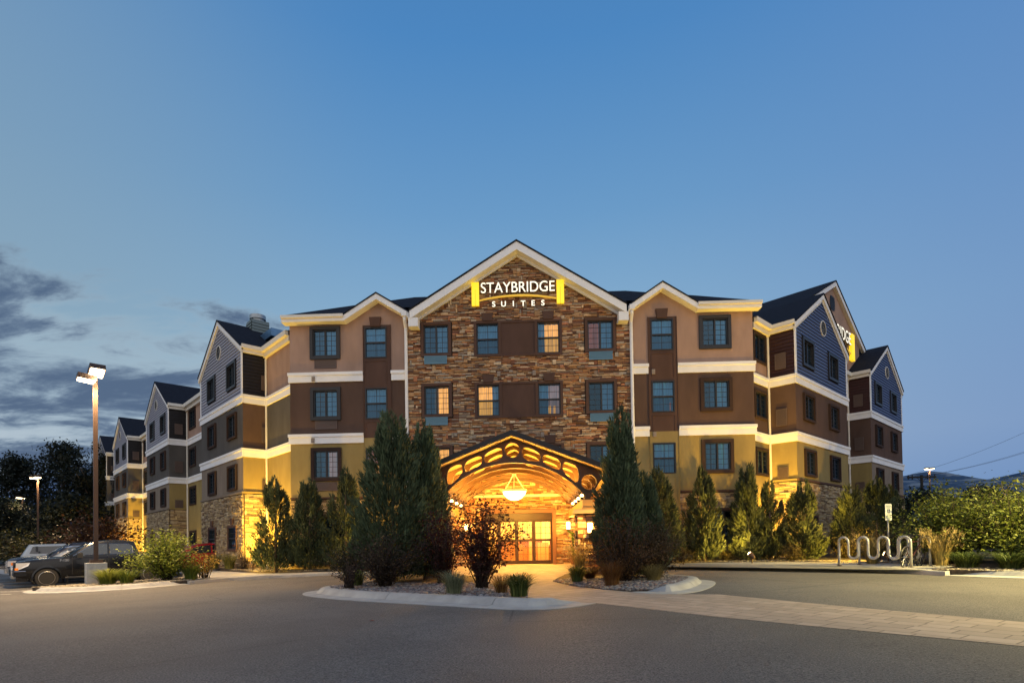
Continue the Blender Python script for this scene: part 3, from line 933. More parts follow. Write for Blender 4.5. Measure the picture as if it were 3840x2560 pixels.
for i, g in enumerate(GOFF):
    C = C1 + AV * g
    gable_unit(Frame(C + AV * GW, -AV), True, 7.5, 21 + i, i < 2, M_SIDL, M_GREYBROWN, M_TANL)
    return_wall(Frame(C, BV), RET, True, M_BROWN if i == 0 else M_GREYBROWN, M_TAN, seed=31 + i, louver=(.35, .85) if i else (.9, 1.1))
    corner = C + BV * RET
    # recessed wall runs from this inner corner towards the next gable (nearer the front)
    w = 3.33 if i == 0 else (GOFF[i] - GOFF[i - 1] - GW)
    wins = [] if i == 0 else [(.62, 2.08)] + ([(w - 2.2, w - .8)] if w > 6 else [])
    inner_wall(Frame(corner, -AV), w, wins, M_GREYBROWN if i else M_GREYBROWN, M_TAN)
    fr = Frame(C, BV)
    downspout([fr.P(RET - .05, 11.3, .2), fr.P(RET - .06, 11.12, .2), fr.P(RET - .06, 10.9, .07), fr.P(RET - .06, .1, .07)], M_CREAM)
    # far side return that closes the block
    mb = MB(); fe = Frame(C + AV * GW + BV * 1.19, -BV); wpanel(mb, fe, 0, RET, -1.2, 11.3); hb(mb, 'side_wall', M_GREYBROWN)
# right wing: two gables
G2OFF = 11.97
iR = D1 + AV * 1.27
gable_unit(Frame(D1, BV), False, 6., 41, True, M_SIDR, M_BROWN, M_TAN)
D2 = D1 + BV * G2OFF
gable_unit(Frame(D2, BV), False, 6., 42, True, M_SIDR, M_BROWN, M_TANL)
for k, D in enumerate((D1, D2)):
    return_wall(Frame(D + AV * 1.27, -AV), 1.27, False, M_BROWN, M_TAN, mat('maroon_siding', (.04, .012, .010), .7, var=.1), 51 + k, louver=(.38, .88))
    fr = Frame(D + AV * 1.27, -AV)
    downspout([fr.P(.0, 11.3, .22), fr.P(.02, 11.15, .22), fr.P(.08, 10.95, .08), fr.P(.08, .1, .08)], M_CREAM)
inner_wall(Frame(D1 + AV * 1.27 - BV * 1.80, BV), 1.80, [(.30, 1.50)], M_BROWN, M_TAN)
inner_wall(Frame(D1 + AV * 1.27 + BV * GW, BV), G2OFF - GW, [(1.5, 2.9)], M_BROWN, M_TANL)
inner_wall(Frame(D2 + AV * 1.27 + BV * GW, BV), 1.9, [(.45, 1.5)], M_BROWN, M_TANL)
for D in (D1, D2):
    fe = Frame(D + BV * GW, AV); mb = MB(); wpanel(mb, fe, 0, 1.27, -1.2, 11.3); hb(mb, 'side_wall', M_BROWN)
    mb = MB(); stones(mb, fe, 0, 1.2, -.4, 3.9, (), 77, 1., cs=.13, cz=.09, pal=PAL2); hb(mb, 'stone_base', M_STONE)
fe = Frame(D2 + AV * 1.27 + BV * (GW + 1.9), AV); mb = MB(); wpanel(mb, fe, 0, 12, -1.2, 11.3); hb(mb, 'end_wall', M_BROWN)
# big gable above the gap of the right wing
Fb = Frame(D1 + AV * 1.27, BV)
BC, BZ, BH, BSL = 9.75, 16.66, 5.68, .52
mb = MB(); wpanel(mb, Fb, BC - 5.0, BC + 5.0, 11.2, [(BC - 5.0, BZ - .25 - BSL * 5.0), (BC, BZ - .25), (BC + 5.0, BZ - .25 - BSL * 5.0)]); hb(mb, 'peach_wall', M_PEACH)
mb = MB()
for sg in (-1, 1):
    a = BC + sg * BH; ze = BZ - BSL * BH
    slab(mb, [Fb.P(a, ze + .06, .24), Fb.P(BC, BZ + .06, .24), Fb.P(BC, BZ + .06, -14), Fb.P(a, ze + .06, -14)], .07)
rb = hb(mb, 'gable_roof', M_ROOF)
pts = [(BC - BH, BZ - BSL * BH), (BC, BZ), (BC + BH, BZ - BSL * BH)]
mb = MB(); rake(mb, Fb, pts, .16, .20, .30); hb(mb, 'rake_board', M_WHITE, rb)
mb = MB(); rake(mb, Fb, [(p[0], p[1] - .27) for p in pts], 0, .16, .03); hb(mb, 'soffit', M_CREAM, rb)
mb = MB()
mb.quad(*[Fb.P(BC - .1 + .46 * math.cos(2 * PI * k / 24), 15.35 + .46 * math.sin(2 * PI * k / 24), .02) for k in range(24)])
for k in range(9): wbox(mb, Fb, BC - .5, BC + .3, 14.98 + k * .09, 15.01 + k * .09, .02, .04)
hb(mb, 'gable_vent', M_FRAME)
# flat roofs that close the wings
mb = MB()
p = lambda q, z: (q[0], q[1], z)
a0 = C1 + BV * 1.5; a1 = C1 + AV * 52 + BV * 1.5; a2 = a1 + BV * 14; a3 = a0 + BV * 14
mb.quad(p(a0, 11.3), p(a1, 11.3), p(a2, 11.3), p(a3, 11.3))
b0 = D1 + AV * 1.5; b1 = D2 + BV * 9.3 + AV * 1.5; b2 = b1 + AV * 12; b3 = b0 + AV * 12
mb.quad(p(b0, 11.31), p(b1, 11.31), p(b2, 11.31), p(b3, 11.31))
mb.quad((XL, 26.5, 11.32), (XR, 26.5, 11.32), (10, 40, 11.32), (-10, 40, 11.32))
hb(mb, 'flat_roof', M_ROOF)
mb = MB()
for q0, q1 in ((a1, a2), (a2, a3), (b1, b2), (b2, b3)):
    mb.quad(p(q0, -2), p(q1, -2), p(q1, 11.3), p(q0, 11.3))
hb(mb, 'rear_wall', M_BROWN)
# roof plant on the first left gable: boxed flue and kitchen hood
FR_ = Frame(C1, BV)     # s along B, -d along A
mb = MB(); wbox(mb, FR_, 1.56, 2.52, 12.9, 14.18, -4.15, -3.25); siding(mb, FR_.shift(d=-3.25), 1.56, 2.52, 13.1, 14.1)
siding(mb, Frame(C1 + BV * 1.56 + AV * 4.15, -AV), 0, .9, 13.1, 14.1)
hb(mb, 'chimney', mat('grey_green_siding', (.15, .19, .19), .7))
ctr = FR_.P(2.04, 0, -3.7)
mb = MB(); mb.lathe([(.36, 14.18), (.36, 14.33), (.44, 14.34), (.44, 14.56), (.40, 14.58)], 24, ctr[0], ctr[1]); hb(mb, 'chimney_cap', M_STEEL)
M_BLUEST = mat('blue_steel_hood', (.10, .20, .34), .35, metal=.55, var=.15)
mb = MB(); wbox(mb, FR_, 2.02, 3.35, 11.2, 12.35, -2.6, -.75)
wbox(mb, FR_, 1.98, 3.40, 12.32, 12.38, -2.65, -.70)
hd = hb(mb, 'roof_exhaust', M_BLUEST)
mb = MB(); wbox(mb, FR_, 1.72, 3.2, 12.56, 12.98, -3.0, -.75); wbox(mb, FR_, 2.1, 3.1, 12.36, 12.56, -2.4, -1.0); hb(mb, 'hood_cap', M_BLUEST, hd)
# ================================================================== SIGNS
M_LETTER = mat('white_sign_face', (.9, .88, .8), .5, emit=(1., .90, .66), estr=1.0)
M_LETTERS2 = mat('dark_sign_return', (.25, .22, .16), .6)
M_PYLON = mat('yellow_sign_face', (.8, .6, .05), .5, emit=(1., .64, .02), estr=.95)
M_ARC = mat('gold_sign_bar', (.7, .45, .06), .5, emit=(1., .6, .06), estr=.45)
def hotel_sign(F, s, z, k, label):
    """s,z = centre of the sign on wall frame F, k = scale"""
    loc = Vector(F.P(s, z, .12))
    root = thing('lit_sign', label, 'sign', loc, F.rot)
    def put(me, n, dx, dz, dy=0):
        o = link(n, me, root, loc=(dx, dy, dz)); return o
    def face_lit(me):
        me.materials.append(M_LETTERS2)
        for p in me.polygons: p.material_index = 0 if p.normal.y < -.7 else 1
    def txt(t, n, size, width, dx, dz, ext, m, bold):
        me = stand_up(text_mesh(t, size, ext, 1.0, bold))
        xs = [v.co.x for v in me.vertices]; w = max(xs) - min(xs)
        me.transform(Matrix.Diagonal((width / w, 1, 1, 1)))
        me.materials.clear(); me.materials.append(m); face_lit(me)
        return put(me, n, dx, dz)
    me = txt('STAYBRIDGE', 'letters', .70 * k, 3.42 * k, .0, .03 * k, .05 * k, M_LETTER, .002 * k)
    # small word, widely spaced
    cs = 'SUITES'
    for i, c in enumerate(cs):
        me = stand_up(text_mesh(c, .35 * k, .045 * k, 1, .008 * k)); me.materials.clear(); me.materials.append(M_LETTER); face_lit(me)
        put(me, 'small_letter', (-1.12 + i * .455) * k, -.62 * k)
    for sg in (-1, 1):
        mb = MB(); x = sg * 1.97 * k
        w, h = .17 * k, .54 * k
        g = .008 * k
        for a0, a1, b0, b1 in ((-w, w, .23 * k, h), (-w, -g, -h, .23 * k - 2 * g), (g, w, -h, .23 * k - 2 * g)):
            mb.box(x + a0, x + a1, -.06 * k, .06 * k, b0, b1)
        mb.build('sign_pylon', M_PYLON, root, world=False)
        mb = MB(); mb.box(x - w + .01, x + w - .01, -.02, .09 * k, -h + .01, h - .01); mb.build('pylon_case', M_LETTERS2, root, world=False)
    mb = MB(); n = 24
    pts = []
    for i in range(n + 1):
        x = (-1.78 + 3.56 * i / n) * k
        pts.append((x, -.30 * k + .19 * k * (1 - (x / (1.78 * k)) ** 2)))
    for (xa, za), (xb, zb) in zip(pts, pts[1:]):
        ta = .028 * k * (1.3 - .6 * abs(xa) / (1.8 * k))
        mb.hexa([(xa, -.05, za - ta), (xb, -.05, zb - ta), (xb, .05, zb - ta), (xa, .05, za - ta), (xa, -.05, za + ta), (xb, -.05, zb + ta), (xb, .05, zb + ta), (xa, .05, za + ta)])
    mb.build('sign_arc', M_ARC, root, world=False)
    mb = MB()
    for i in range(9): mb.tube([((-1.5 + i * .375) * k, .0, -.01 * k), ((-1.5 + i * .375) * k, .12, -.03 * k)], .018 * k, 6)
    mb.build('sign_bracket', M_LETTERS2, root, world=False)
    return root
hotel_sign(FF.shift(d=.05), -.42, 12.78, 1.0, 'white and yellow illuminated sign high on the front stone gable')
hotel_sign(Fb, BC, 13.32, 1.56, 'illuminated sign half hidden behind the blue gable of the right wing')

# ================================================================== CANOPY
CXC, Y0, Y1 = -.60, 19.6, 25.5
HWB = 2.52
CAN = thing('entrance_canopy', 'arched brown truss canopy glowing yellow over the hotel entrance', 'canopy', (CXC, 22.6, 0))
def cb(mb, n, m, parent=CAN): return mb.build(n, m, parent)
APZ, CSL = 4.89, .392
arch = lambda x: 4.05 - 3.2 + math.sqrt(max(0, 3.2 ** 2 - x * x))
roofz = lambda x: APZ - CSL * abs(x)
def circ(x, z, r, n=28): return [(x + r * math.cos(2 * PI * k / n), z + r * math.sin(2 * PI * k / n)) for k in range(n)]
outer = [(0, APZ)] + [(x, roofz(x)) for x in (1, 2, 3.1)] + [(3.1, 3.42), (2.72, 2.9), (2.66, 2.66), (2.48, 2.66)]
outer += [(x, arch(x)) for x in np.linspace(2.5, -2.5, 41)] + [(-2.48, 2.66), (-2.66, 2.66), (-2.72, 2.9), (-3.1, 3.42)] + [(x, roofz(x)) for x in (-3.1, -2, -1)]
def slot(x0, x1):
    xc, hw = (x0 + x1) / 2, (x1 - x0) / 2
    up, lo = [], []
    for t in np.linspace(-1, 1, 17):
        x = xc + t * hw
        u, l = roofz(x) - .125, arch(x) + .10
        mid, half = (u + l) / 2, (u - l) / 2 * (1 - abs(t) ** 3.2) ** .5
        up.append((x, mid + half)); lo.append((x, mid - half))
    return up + lo[::-1][1:-1]
holes = [circ(0, 4.475, .27)]
for a, b in ((.33, .99), (1.04, 1.69), (1.74, 2.30)): holes += [slot(a, b), slot(-b, -a)]
for sg in (-1, 1): holes.append(circ(sg * 2.64, 3.3, .27))
tme = stand_up(curve_plate(outer, holes, .09))
def annulus(mb, x, z, r0, r1, y0, y1, n=28):
    for k in range(n):
        a, b = 2 * PI * k / n, 2 * PI * (k + 1) / n
        P = lambda t, r, y: (x + r * math.cos(t), y, z + r * math.sin(t))
        mb.hexa([P(a, r0, y0), P(b, r0, y0), P(b, r1, y0), P(a, r1, y0), P(a, r0, y1), P(b, r0, y1), P(b, r1, y1), P(a, r1, y1)])
rmes = []
for x, z, r0, r1 in ((0, 4.475, .26, .315), (-2.64, 3.3, .26, .32), (2.64, 3.3, .26, .32)):
    ring = MB(); annulus(ring, x, z, r0, r1, -.07, .07); rmes.append(ring.mesh('truss_ring', M_CANOPY))
lip = MB()
for a, b in zip(np.linspace(-2.5, 2.5, 41), np.linspace(-2.5, 2.5, 41)[1:]):
    lip.hexa([(a, -.085, arch(a) - .022), (b, -.085, arch(b) - .022), (b, .085, arch(b) - .022), (a, .085, arch(a) - .022), (a, -.085, arch(a) + .022), (b, -.085, arch(b) + .022), (b, .085, arch(b) + .022), (a, .085, arch(a) + .022)])
lme = lip.mesh('truss_lip', M_CANOPY)
tme.materials.clear(); tme.materials.append(M_CANOPY)
for k in range(5):
    y = Y0 + (Y1 - Y0) * k / 4
    o = link('truss', tme, CAN, loc=(0, y - 22.6, 0))
    for q in rmes: link('truss_ring', q, o)
    link('truss_lip', lme, o)
mb = MB()
for sg in (-1, 1):
    slab(mb, [(CXC, 19.05, APZ + .20), (CXC + sg * 3.7, 19.05, APZ + .20 - CSL * 3.7), (CXC + sg * 3.7, 26.05, APZ + .20 - CSL * 3.7), (CXC, 26.05, APZ + .20)], .165)
cb(mb, 'roof', M_BLACKROOF)
mb = MB()
for sg in (-1, 1):
    for i in range(9):
        x0, x1 = i * .4 + .005, i * .4 + .392
        slab(mb, [(CXC + sg * x0, 19.12, roofz(x0) + .03), (CXC + sg * x1, 19.12, roofz(x1) + .03), (CXC + sg * x1, 26.0, roofz(x1) + .03), (CXC + sg * x0, 26.0, roofz(x0) + .03)], .025)
cb(mb, 'ceiling', M_CEIL)
for sg in (-1, 1):
    mb = MB(); x = CXC + sg * HWB
    mb.box(x - .17, x + .17, 18.95, 25.9, 2.36, 2.66)
    mb.box(x - .19, x + .19, 18.93, 25.92, 2.34, 2.40)
    cb(mb, 'beam', mat('ochre_beam_paint', (.36, .23, .10), .6))
M_CAP = mat('pillar_cap_stone', (.34, .28, .2), .8, bump=.3)
for px in (1.95, -3.15):
    st = MB()
    for o, t in (((px - .4, 19.0), (1, 0)), ((px + .4, 19.0), (0, 1)), ((px + .4, 19.8), (-1, 0)), ((px - .4, 19.8), (0, -1))):
        stones(st, Frame(o, t), .02, .78, -.1, 2.18, (), int(px * 10) + 60, 1.05, cs=.1, cz=.07, d0=-.03)
    st.box(px - .37, px + .37, 19.03, 19.77, -.2, 2.2, col=(.05, .035, .03))
    pb = cb(st, 'pillar', M_STONE)
    mb = MB(); mb.box(px - .48, px + .48, 18.92, 19.88, 2.2, 2.34); cb(mb, 'pillar_cap', M_CAP, pb)
# uplights standing on the beams
M_BULB = mat('warm_bulb_glow', (1, .8, .5), .4, emit=(1, .56, .18), estr=330)
def point(parent, loc, col, w, r=.06, name='bulb_light'):
    l = bpy.data.lights.new(name, 'POINT'); l.energy = w; l.color = col; l.shadow_soft_size = r
    o = bpy.data.objects.new(name, l); COL.objects.link(o); o.parent = parent; o.location = loc
    return o
def spot(parent, loc, target, col, w, angle=120, blend=.8, r=.06, name='bulb_light'):
    l = bpy.data.lights.new(name, 'SPOT'); l.energy = w; l.color = col; l.spot_size = math.radians(angle); l.spot_blend = blend; l.shadow_soft_size = r
    o = bpy.data.objects.new(name, l); COL.objects.link(o); o.parent = parent; o.location = loc
    d = Vector(target) - Vector(loc)
    o.rotation_euler = d.to_track_quat('-Z', 'Y').to_euler()
    return o
WARM = (1, .49, .065)
ub = MB(); ub.lathe([(.05, 0), (.05, .12), (.07, .16), (.07, .2)], 10)
bl = MB(); bl.lathe([(.0, .19), (.045, .2), (.06, .24), (.045, .28), (0., .3)], 10)
ume = ub.mesh('canopy_uplight', M_BRONZE); bme = bl.mesh('bulb', M_BULB)
n = 0
for k in range(4):
    for sg in (-1, 1):
        y = Y0 + .75 + k * 1.475
        loc = (CXC + sg * (HWB - .06), y, 2.66)
        root = thing('canopy_uplight', ('small uplight on the %s canopy beam, %s from the front' % ('left' if sg < 0 else 'right', ('first', 'second', 'third', 'fourth')[k])), 'light', loc, 0, 'uplights on the canopy beams')
        link('lamp_base', ume, root); link('bulb', bme, root)
        spot(root, (0, 0, .32), (-sg * .75, 0, 1.6), WARM, 900, 165, .9, .05)
# pendant bowl lamp
PY = 22.6
PEN = thing('pendant_lamp', 'white glass bowl lamp hanging by three rods under the entrance canopy', 'lamp', (CXC - .03, PY, 3.3))
mb = MB(); mb.lathe([(.02, -.36), (.16, -.345), (.30, -.27), (.42, -.14), (.475, 0)], 32); mb.build('bowl', mat('bowl_glow', (.9, .85, .7), .4, emit=(1, .80, .45), estr=5.5), PEN, True, world=False)
mb = MB(); mb.lathe([(.475, -.02), (.50, -.02), (.51, .03), (.50, .07), (.47, .07)], 32)
mb.build('rim', M_CREAM, PEN, world=False)
mb = MB()
for a in (.5, 2.6, 4.7): mb.tube([(.48 * math.cos(a), .48 * math.sin(a), .05), (.03 * math.cos(a), .03 * math.sin(a), .68)], .016, 6)
mb.tube([(0, 0, .62), (0, 0, 1.3)], .02, 8); mb.lathe([(.07, .62), (.08, .70), (.03, .74)], 10)
mb.build('rod', M_CREAM, PEN, world=False)
point(PEN, (0, 0, .18), WARM, 650, .12)
point(PEN, (0, 0, -.55), WARM, 1250, .2)
# lobby ceiling lamps
for x, y in ((-1.5, 27.6), (.3, 27.3), (-.4, 30.2)):
    point(lob, (x, y, 2.45), (1, .60, .13), 1100, .12)
# wall lanterns
lb = MB(); lb.box(-.09, .09, -.03, .0, -.2, .2); lb.box(-.10, .10, -.22, -.03, .16, .2); lb.box(-.10, .10, -.22, -.03, -.2, -.17)
for x in (-.1, .085): lb.box(x, x + .015, -.22, -.205, -.17, .16)
lme_ = lb.mesh('lantern_case', M_BRONZE)
gb = MB(); gb.box(-.075, .075, -.19, -.04, -.16, .15)
gme = gb.mesh('lantern_glass', mat('lantern_glow', (1, .8, .5), .4, emit=(1, .60, .2), estr=38))
for x, y, z, w, lb_ in ((1.72, 26.02, 1.98, 260, 'wall lantern on the stone right of the entrance doors'), (-2.95, 26.02, 1.98, 260, 'wall lantern on the stone left of the entrance doors'),
                        (1.98, 18.98, 1.72, 170, 'lantern on the front of the right canopy pillar'), (-3.15, 18.98, 1.72, 150, 'lantern on the front of the left canopy pillar')):
    r = thing('wall_lantern', lb_, 'lantern', (x, y, z), 0, 'wall lanterns at the entrance')
    link('lantern_case', lme_, r); link('lantern_glass', gme, r)
    point(r, (0, -.34, 0), WARM, w, .08)
# ================================================================== GROUND
GX = [(-400, -.33), (-20, -.30), (-18, -.26), (-9, -.05), (0, 0), (15, .19), (400, .19)]
def G(x):
    for (a, za), (b, zb) in zip(GX, GX[1:]):
        if a <= x <= b: return za + (zb - za) * (x - a) / (b - a)
    return -.33
def sheet(name, poly, m, off, zf=None, grid=None):
    bm = bmesh.new()
    f = bm.faces.new([bm.verts.new((x, y, 0)) for x, y in poly])
    bmesh.ops.triangulate(bm, faces=[f])
    for gx, _ in GX[1:-1]:
        bmesh.ops.bisect_plane(bm, geom=bm.verts[:] + bm.edges[:] + bm.faces[:], plane_co=(gx, 0, 0), plane_no=(1, 0, 0))
    if grid:
        x0, x1 = min(p[0] for p in poly), max(p[0] for p in poly); y0, y1 = min(p[1] for p in poly), max(p[1] for p in poly)
        for k in range(int(x0 / grid), int(x1 / grid) + 1): bmesh.ops.bisect_plane(bm, geom=bm.verts[:] + bm.edges[:] + bm.faces[:], plane_co=(k * grid, 0, 0), plane_no=(1, 0, 0))
        for k in range(int(y0 / grid), int(y1 / grid) + 1): bmesh.ops.bisect_plane(bm, geom=bm.verts[:] + bm.edges[:] + bm.faces[:], plane_co=(0, k * grid, 0), plane_no=(0, 1, 0))
    for v in bm.verts: v.co.z = (zf(v.co.x, v.co.y) if zf else G(v.co.x)) + off
    bmesh.ops.recalc_face_normals(bm, faces=bm.faces[:])
    for f in bm.faces:
        if f.normal.z < 0: f.normal_flip()
    me = bpy.data.meshes.new(name); bm.to_mesh(me); bm.free()
    me.materials.append(m)
    o = link(name, me)
    if name in ('walkway', 'planting_bed'):     # slabs and beds have a real edge
        sd = o.modifiers.new('edge', 'SOLIDIFY'); sd.thickness = .22; sd.offset = -1
    return struct(o)
def asphalt_mat():
    m = bpy.data.materials.new('asphalt'); m.use_nodes = True
    T = NT(m.node_tree); p = m.node_tree.nodes['Principled BSDF']
    tc = T.n('ShaderNodeTexCoord').outputs['Object']
    big = T.noise(tc, .22, 5, .6, .4)
    mid = T.noise(T.mapping(tc, rot=(0, 0, .4), sc=(.5, 1.6, 1)), .8, 5, .65)
    fine = T.noise(tc, 48, 2, .75)
    vor = T.n('ShaderNodeTexVoronoi'); vor.inputs['Scale'].default_value = 38; T.l(tc, vor.inputs['Vector'])
    sp = T.smooth(vor.outputs['Distance'], .22, .08)
    gate = T.smooth(T.noise(tc, 130, 1, .5), .56, .64)
    base = T.mix(T.smooth(big, .3, .7), (.118, .114, .108), (.185, .178, .168))
    base = T.mix(T.m('MULTIPLY', T.smooth(mid, .52, .72), .35), base, (.10, .098, .095))
    wob = T.mix(.12, tc, T.n('ShaderNodeTexNoise').outputs[1])
    ve = T.n('ShaderNodeTexVoronoi', feature='DISTANCE_TO_EDGE'); ve.inputs['Scale'].default_value = .21; T.l(wob, ve.inputs['Vector'])
    crack = T.m('MULTIPLY', T.smooth(ve.outputs['Distance'], .0045, .001), T.smooth(T.noise(tc, .16, 2), .47, .58))
    base = T.mix(T.m('MULTIPLY', crack, .55), base, (.035, .034, .033))
    stain = T.smooth(T.noise(T.mapping(tc, loc=(4, 2, 0), sc=(.8, 1.3, 1)), .9, 3, .5), .66, .74)
    base = T.mix(T.m('MULTIPLY', stain, .4), base, (.06, .058, .056))
    base = T.mix(T.m('MULTIPLY', T.smooth(fine, .38, .66), .8), base, (.03, .03, .032))
    base = T.mix(T.m('MULTIPLY', sp, gate), base, (.60, .57, .50))
    T.l(base, p.inputs['Base Color'])
    p.inputs['Roughness'].default_value = .82
    p.inputs['Specular IOR Level'].default_value = .3
    bn = T.n('ShaderNodeBump'); bn.inputs['Strength'].default_value = .7; bn.inputs['Distance'].default_value = .012
    T.l(T.m('ADD', fine, T.m('MULTIPLY', sp, .6)), bn.inputs['Height']); T.l(bn.outputs[0], p.inputs['Normal'])
    return m
def paver_mat():
    m = bpy.data.materials.new('pavers'); m.use_nodes = True
    T = NT(m.node_tree); p = m.node_tree.nodes['Principled BSDF']
    tc = T.n('ShaderNodeTexCoord').outputs['Object']
    v = T.mapping(tc, rot=(0, 0, .94))
    br = T.n('ShaderNodeTexBrick'); T.l(v, br.inputs['Vector'])
    br.offset = .37; br.squash = .7; br.squash_frequency = 3
    for k, val in (('Scale', 1.), ('Mortar Size', .012), ('Brick Width', .52), ('Row Height', .33), ('Mortar Smooth', .3), ('Bias', -.1)): br.inputs[k].default_value = val
    br.inputs['Color1'].default_value = (.27, .225, .185, 1); br.inputs['Color2'].default_value = (.36, .30, .25, 1); br.inputs['Mortar'].default_value = (.12, .10, .085, 1)
    n = T.noise(tc, 3.2, 6, .65)
    c = T.mix(T.smooth(n, .35, .75), br.outputs[0], (.22, .18, .15))
    T.l(T.mix(.55, br.outputs[0], c), p.inputs['Base Color'])
    p.inputs['Roughness'].default_value = .8
    bn = T.n('ShaderNodeBump'); bn.inputs['Strength'].default_value = .5; bn.inputs['Distance'].default_value = .01
    T.l(T.m('ADD', T.m('MULTIPLY', br.outputs['Fac'], -1.), T.m('MULTIPLY', n, .5)), bn.inputs['Height']); T.l(bn.outputs[0], p.inputs['Normal'])
    return m
M_ASPH = asphalt_mat(); M_PAVE = paver_mat()
M_SOIL = mat('mulch_soil', (.06, .045, .032), .95, var=.4, vscale=9, bump=.8, bscale=40, bdist=.03)
M_EARTH = mat('far_ground', (.035, .04, .022), .95, var=.4, vscale=.5)
sheet('ground', [(-4000, -60), (4000, -60), (4000, 6000), (-4000, 6000)], M_EARTH, -.012)
sheet('parking_lot', [(-70, -40), (60, -40), (60, 25.8), (-8, 25.8), (-40, 62), (-70, 62)], M_ASPH, 0)
Zp = lambda x, y: G(x) + .19 * max(0., min(1., (y - 20.5) / 4.5))
sheet('paver_path', [(9.2, 2.2), (6.8, 8.05), (5.73, 9.75), (4.17, 12.7), (3.31, 13.02), (2.75, 13.28), (2.47, 13.76), (1.89, 14.63), (1.17, 15.96), (.67, 17.98), (.9, 19.5), (1.25, 21.0), (2.9, 21.4), (3.4, 26.0), (-4.6, 26.0), (-4.2, 21.4), (-2.2, 21.0), (-1.65, 19.), (-.85, 16), (-.15, 13.5), (.12, 12.0), (.74, 11.1), (1.30, 11.61), (1.92, 10.75), (3.02, 9.2), (5.42, 6.43), (8.2, 2.2)], M_PAVE, .005, Zp)
# ------------------------------------------------------------------ kerbs
M_KERB = mat('kerb_concrete', (.32, .325, .32), .8, var=.17, vscale=2.2, bump=.25, bscale=45)
def kerb(name, path, prof, taper0=0, taper1=0, joints=2.9, side=1):
    """prof: list of (inward offset, height)"""
    # resample
    P = [Vector((x, y)) for x, y in path]
    pts = []
    N = len(P)
    for i in range(N - 1):       # Catmull-Rom
        p0, p1, p2, p3 = P[max(i - 1, 0)], P[i], P[i + 1], P[min(i + 2, N - 1)]
        n = max(2, int((p2 - p1).length / .22))
        for k in range(n):
            t = k / n
            pts.append(.5 * ((2 * p1) + (p2 - p0) * t + (2 * p0 - 5 * p1 + 4 * p2 - p3) * t * t + (3 * p1 - p0 - 3 * p2 + p3) * t ** 3))
    pts.append(P[-1])
    mb = MB(); secs = []; d = 0; L = [0]
    for a, b in zip(pts, pts[1:]): L.append(L[-1] + (b - a).length)
    tot = L[-1]; nxt = joints
    for i, p in enumerate(pts):
        a = pts[max(i - 1, 0)]; b = pts[min(i + 1, len(pts) - 1)]
        t = (b - a).normalized(); n = Vector((-t.y, t.x)) * side
        f = 1.
        if taper0: f = min(f, .12 + .88 * min(1, L[i] / taper0))
        if taper1: f = min(f, .12 + .88 * min(1, (tot - L[i]) / taper1))
        def sec(q, dip=0.):
            r = []
            for o, h in prof:
                x, y = q + n * o
                r.append((x, y, G(x) + (h * f if h > .02 else h) - dip * (h > -.05)))
            return r
        if L[i] >= nxt and i < len(pts) - 2:
            nxt += joints
            secs.append(sec(p - t * .012)); secs.append(sec(p - t * .007, .025)); secs.append(sec(p + t * .007, .025)); secs.append(sec(p + t * .012))
        else: secs.append(sec(p))
    mb.loft(secs)
    return struct(mb.build(name, M_KERB, None))
PROF = [(-.02, -.2), (0, .012), (.36, .03), (.47, .135), (.54, .16), (.62, .165), (.72, .16), (.73, -.2)]
kerb('kerb', [(-5.75, 17.3), (-6.15, 16.4), (-6.33, 15.5), (-5.85, 14.5), (-4.57, 13.36), (-3.2, 12.49), (-1.65, 11.57), (-.49, 10.88), (.12, 10.76), (.74, 10.98), (1.30, 11.58)], PROF, 1.2, .9)
kerb('kerb', [(2.40, 13.78), (2.75, 13.24), (3.31, 13.02), (3.95, 13.5), (4.6, 14.6), (5.12, 15.9), (5.15, 16.7), (4.7, 17.6), (3.9, 19.2), (3.1, 21.2)], PROF, .8, .6)
kerb('kerb', [(-19.3, 21.0), (-18.6, 20.0), (-17.6, 19.15), (-16.5, 18.75), (-15.5, 18.72), (-14.3, 19.2), (-13.6, 20.1), (-13.1, 21.2)], PROF, 1.3, 0)
PROF2 = [(-.01, -.2), (0, .10), (.02, .125), (.17, .13), (.18, -.2)]
kerb('kerb', [(-13.1, 21.2), (-12.3, 22.4), (-10.5, 23.5), (-8.1, 24.0), (-4.4, 24.2)], PROF2)
kerb('kerb', [(3.3, 24.4), (5.6, 24.3), (7.6, 23.4), (9.1, 22.1), (10.2, 20.6), (10.95, 19.0), (11.25, 17.6), (11.42, 16.6), (11.55, 16.15)], PROF2)
kerb('kerb', [(11.42, 16.6), (11.7, 15.85), (12.4, 14.7), (14.2, 12.5), (17, 9.6)], PROF, .7)
kerb('kerb', [(-40, 40), (-34, 35.2), (-30.5, 33.6), (-29, 33.9)], PROF)
# ------------------------------------------------------------------ concrete walks and beds
sheet('walkway', [(-13.0, 21.3), (-12.2, 22.5), (-10.5, 23.6), (-8.1, 24.1), (-4.3, 24.3), (-4.3, 25.2), (-8, 25.0), (-10.2, 24.7), (-12.3, 25.2), (-15.3, 28), (-19.4, 32.2), (-30, 43), (-31.5, 42), (-21, 31), (-16.6, 26.4), (-14.3, 23.7)], M_WALK, .132, lambda x, y: G(x) + (.1 * max(0, min(1, (y - 24) / 4)) if x < -9 else 0))
sheet('walkway', [(3.3, 24.5), (5.6, 24.4), (7.6, 23.5), (9.2, 22.2), (10.3, 20.7), (11.05, 19.1), (11.35, 17.6), (11.5, 16.75), (12.3, 17.3), (13.35, 18.2), (13.3, 20), (12.3, 21.9), (10.4, 23.8), (7.5, 25.1), (3.3, 25.3)], M_WALK, .132)
bed_z = lambda x, y: .155 + G(x) + .06 * max(0, min(1, (y - 24.5) / 1.5))
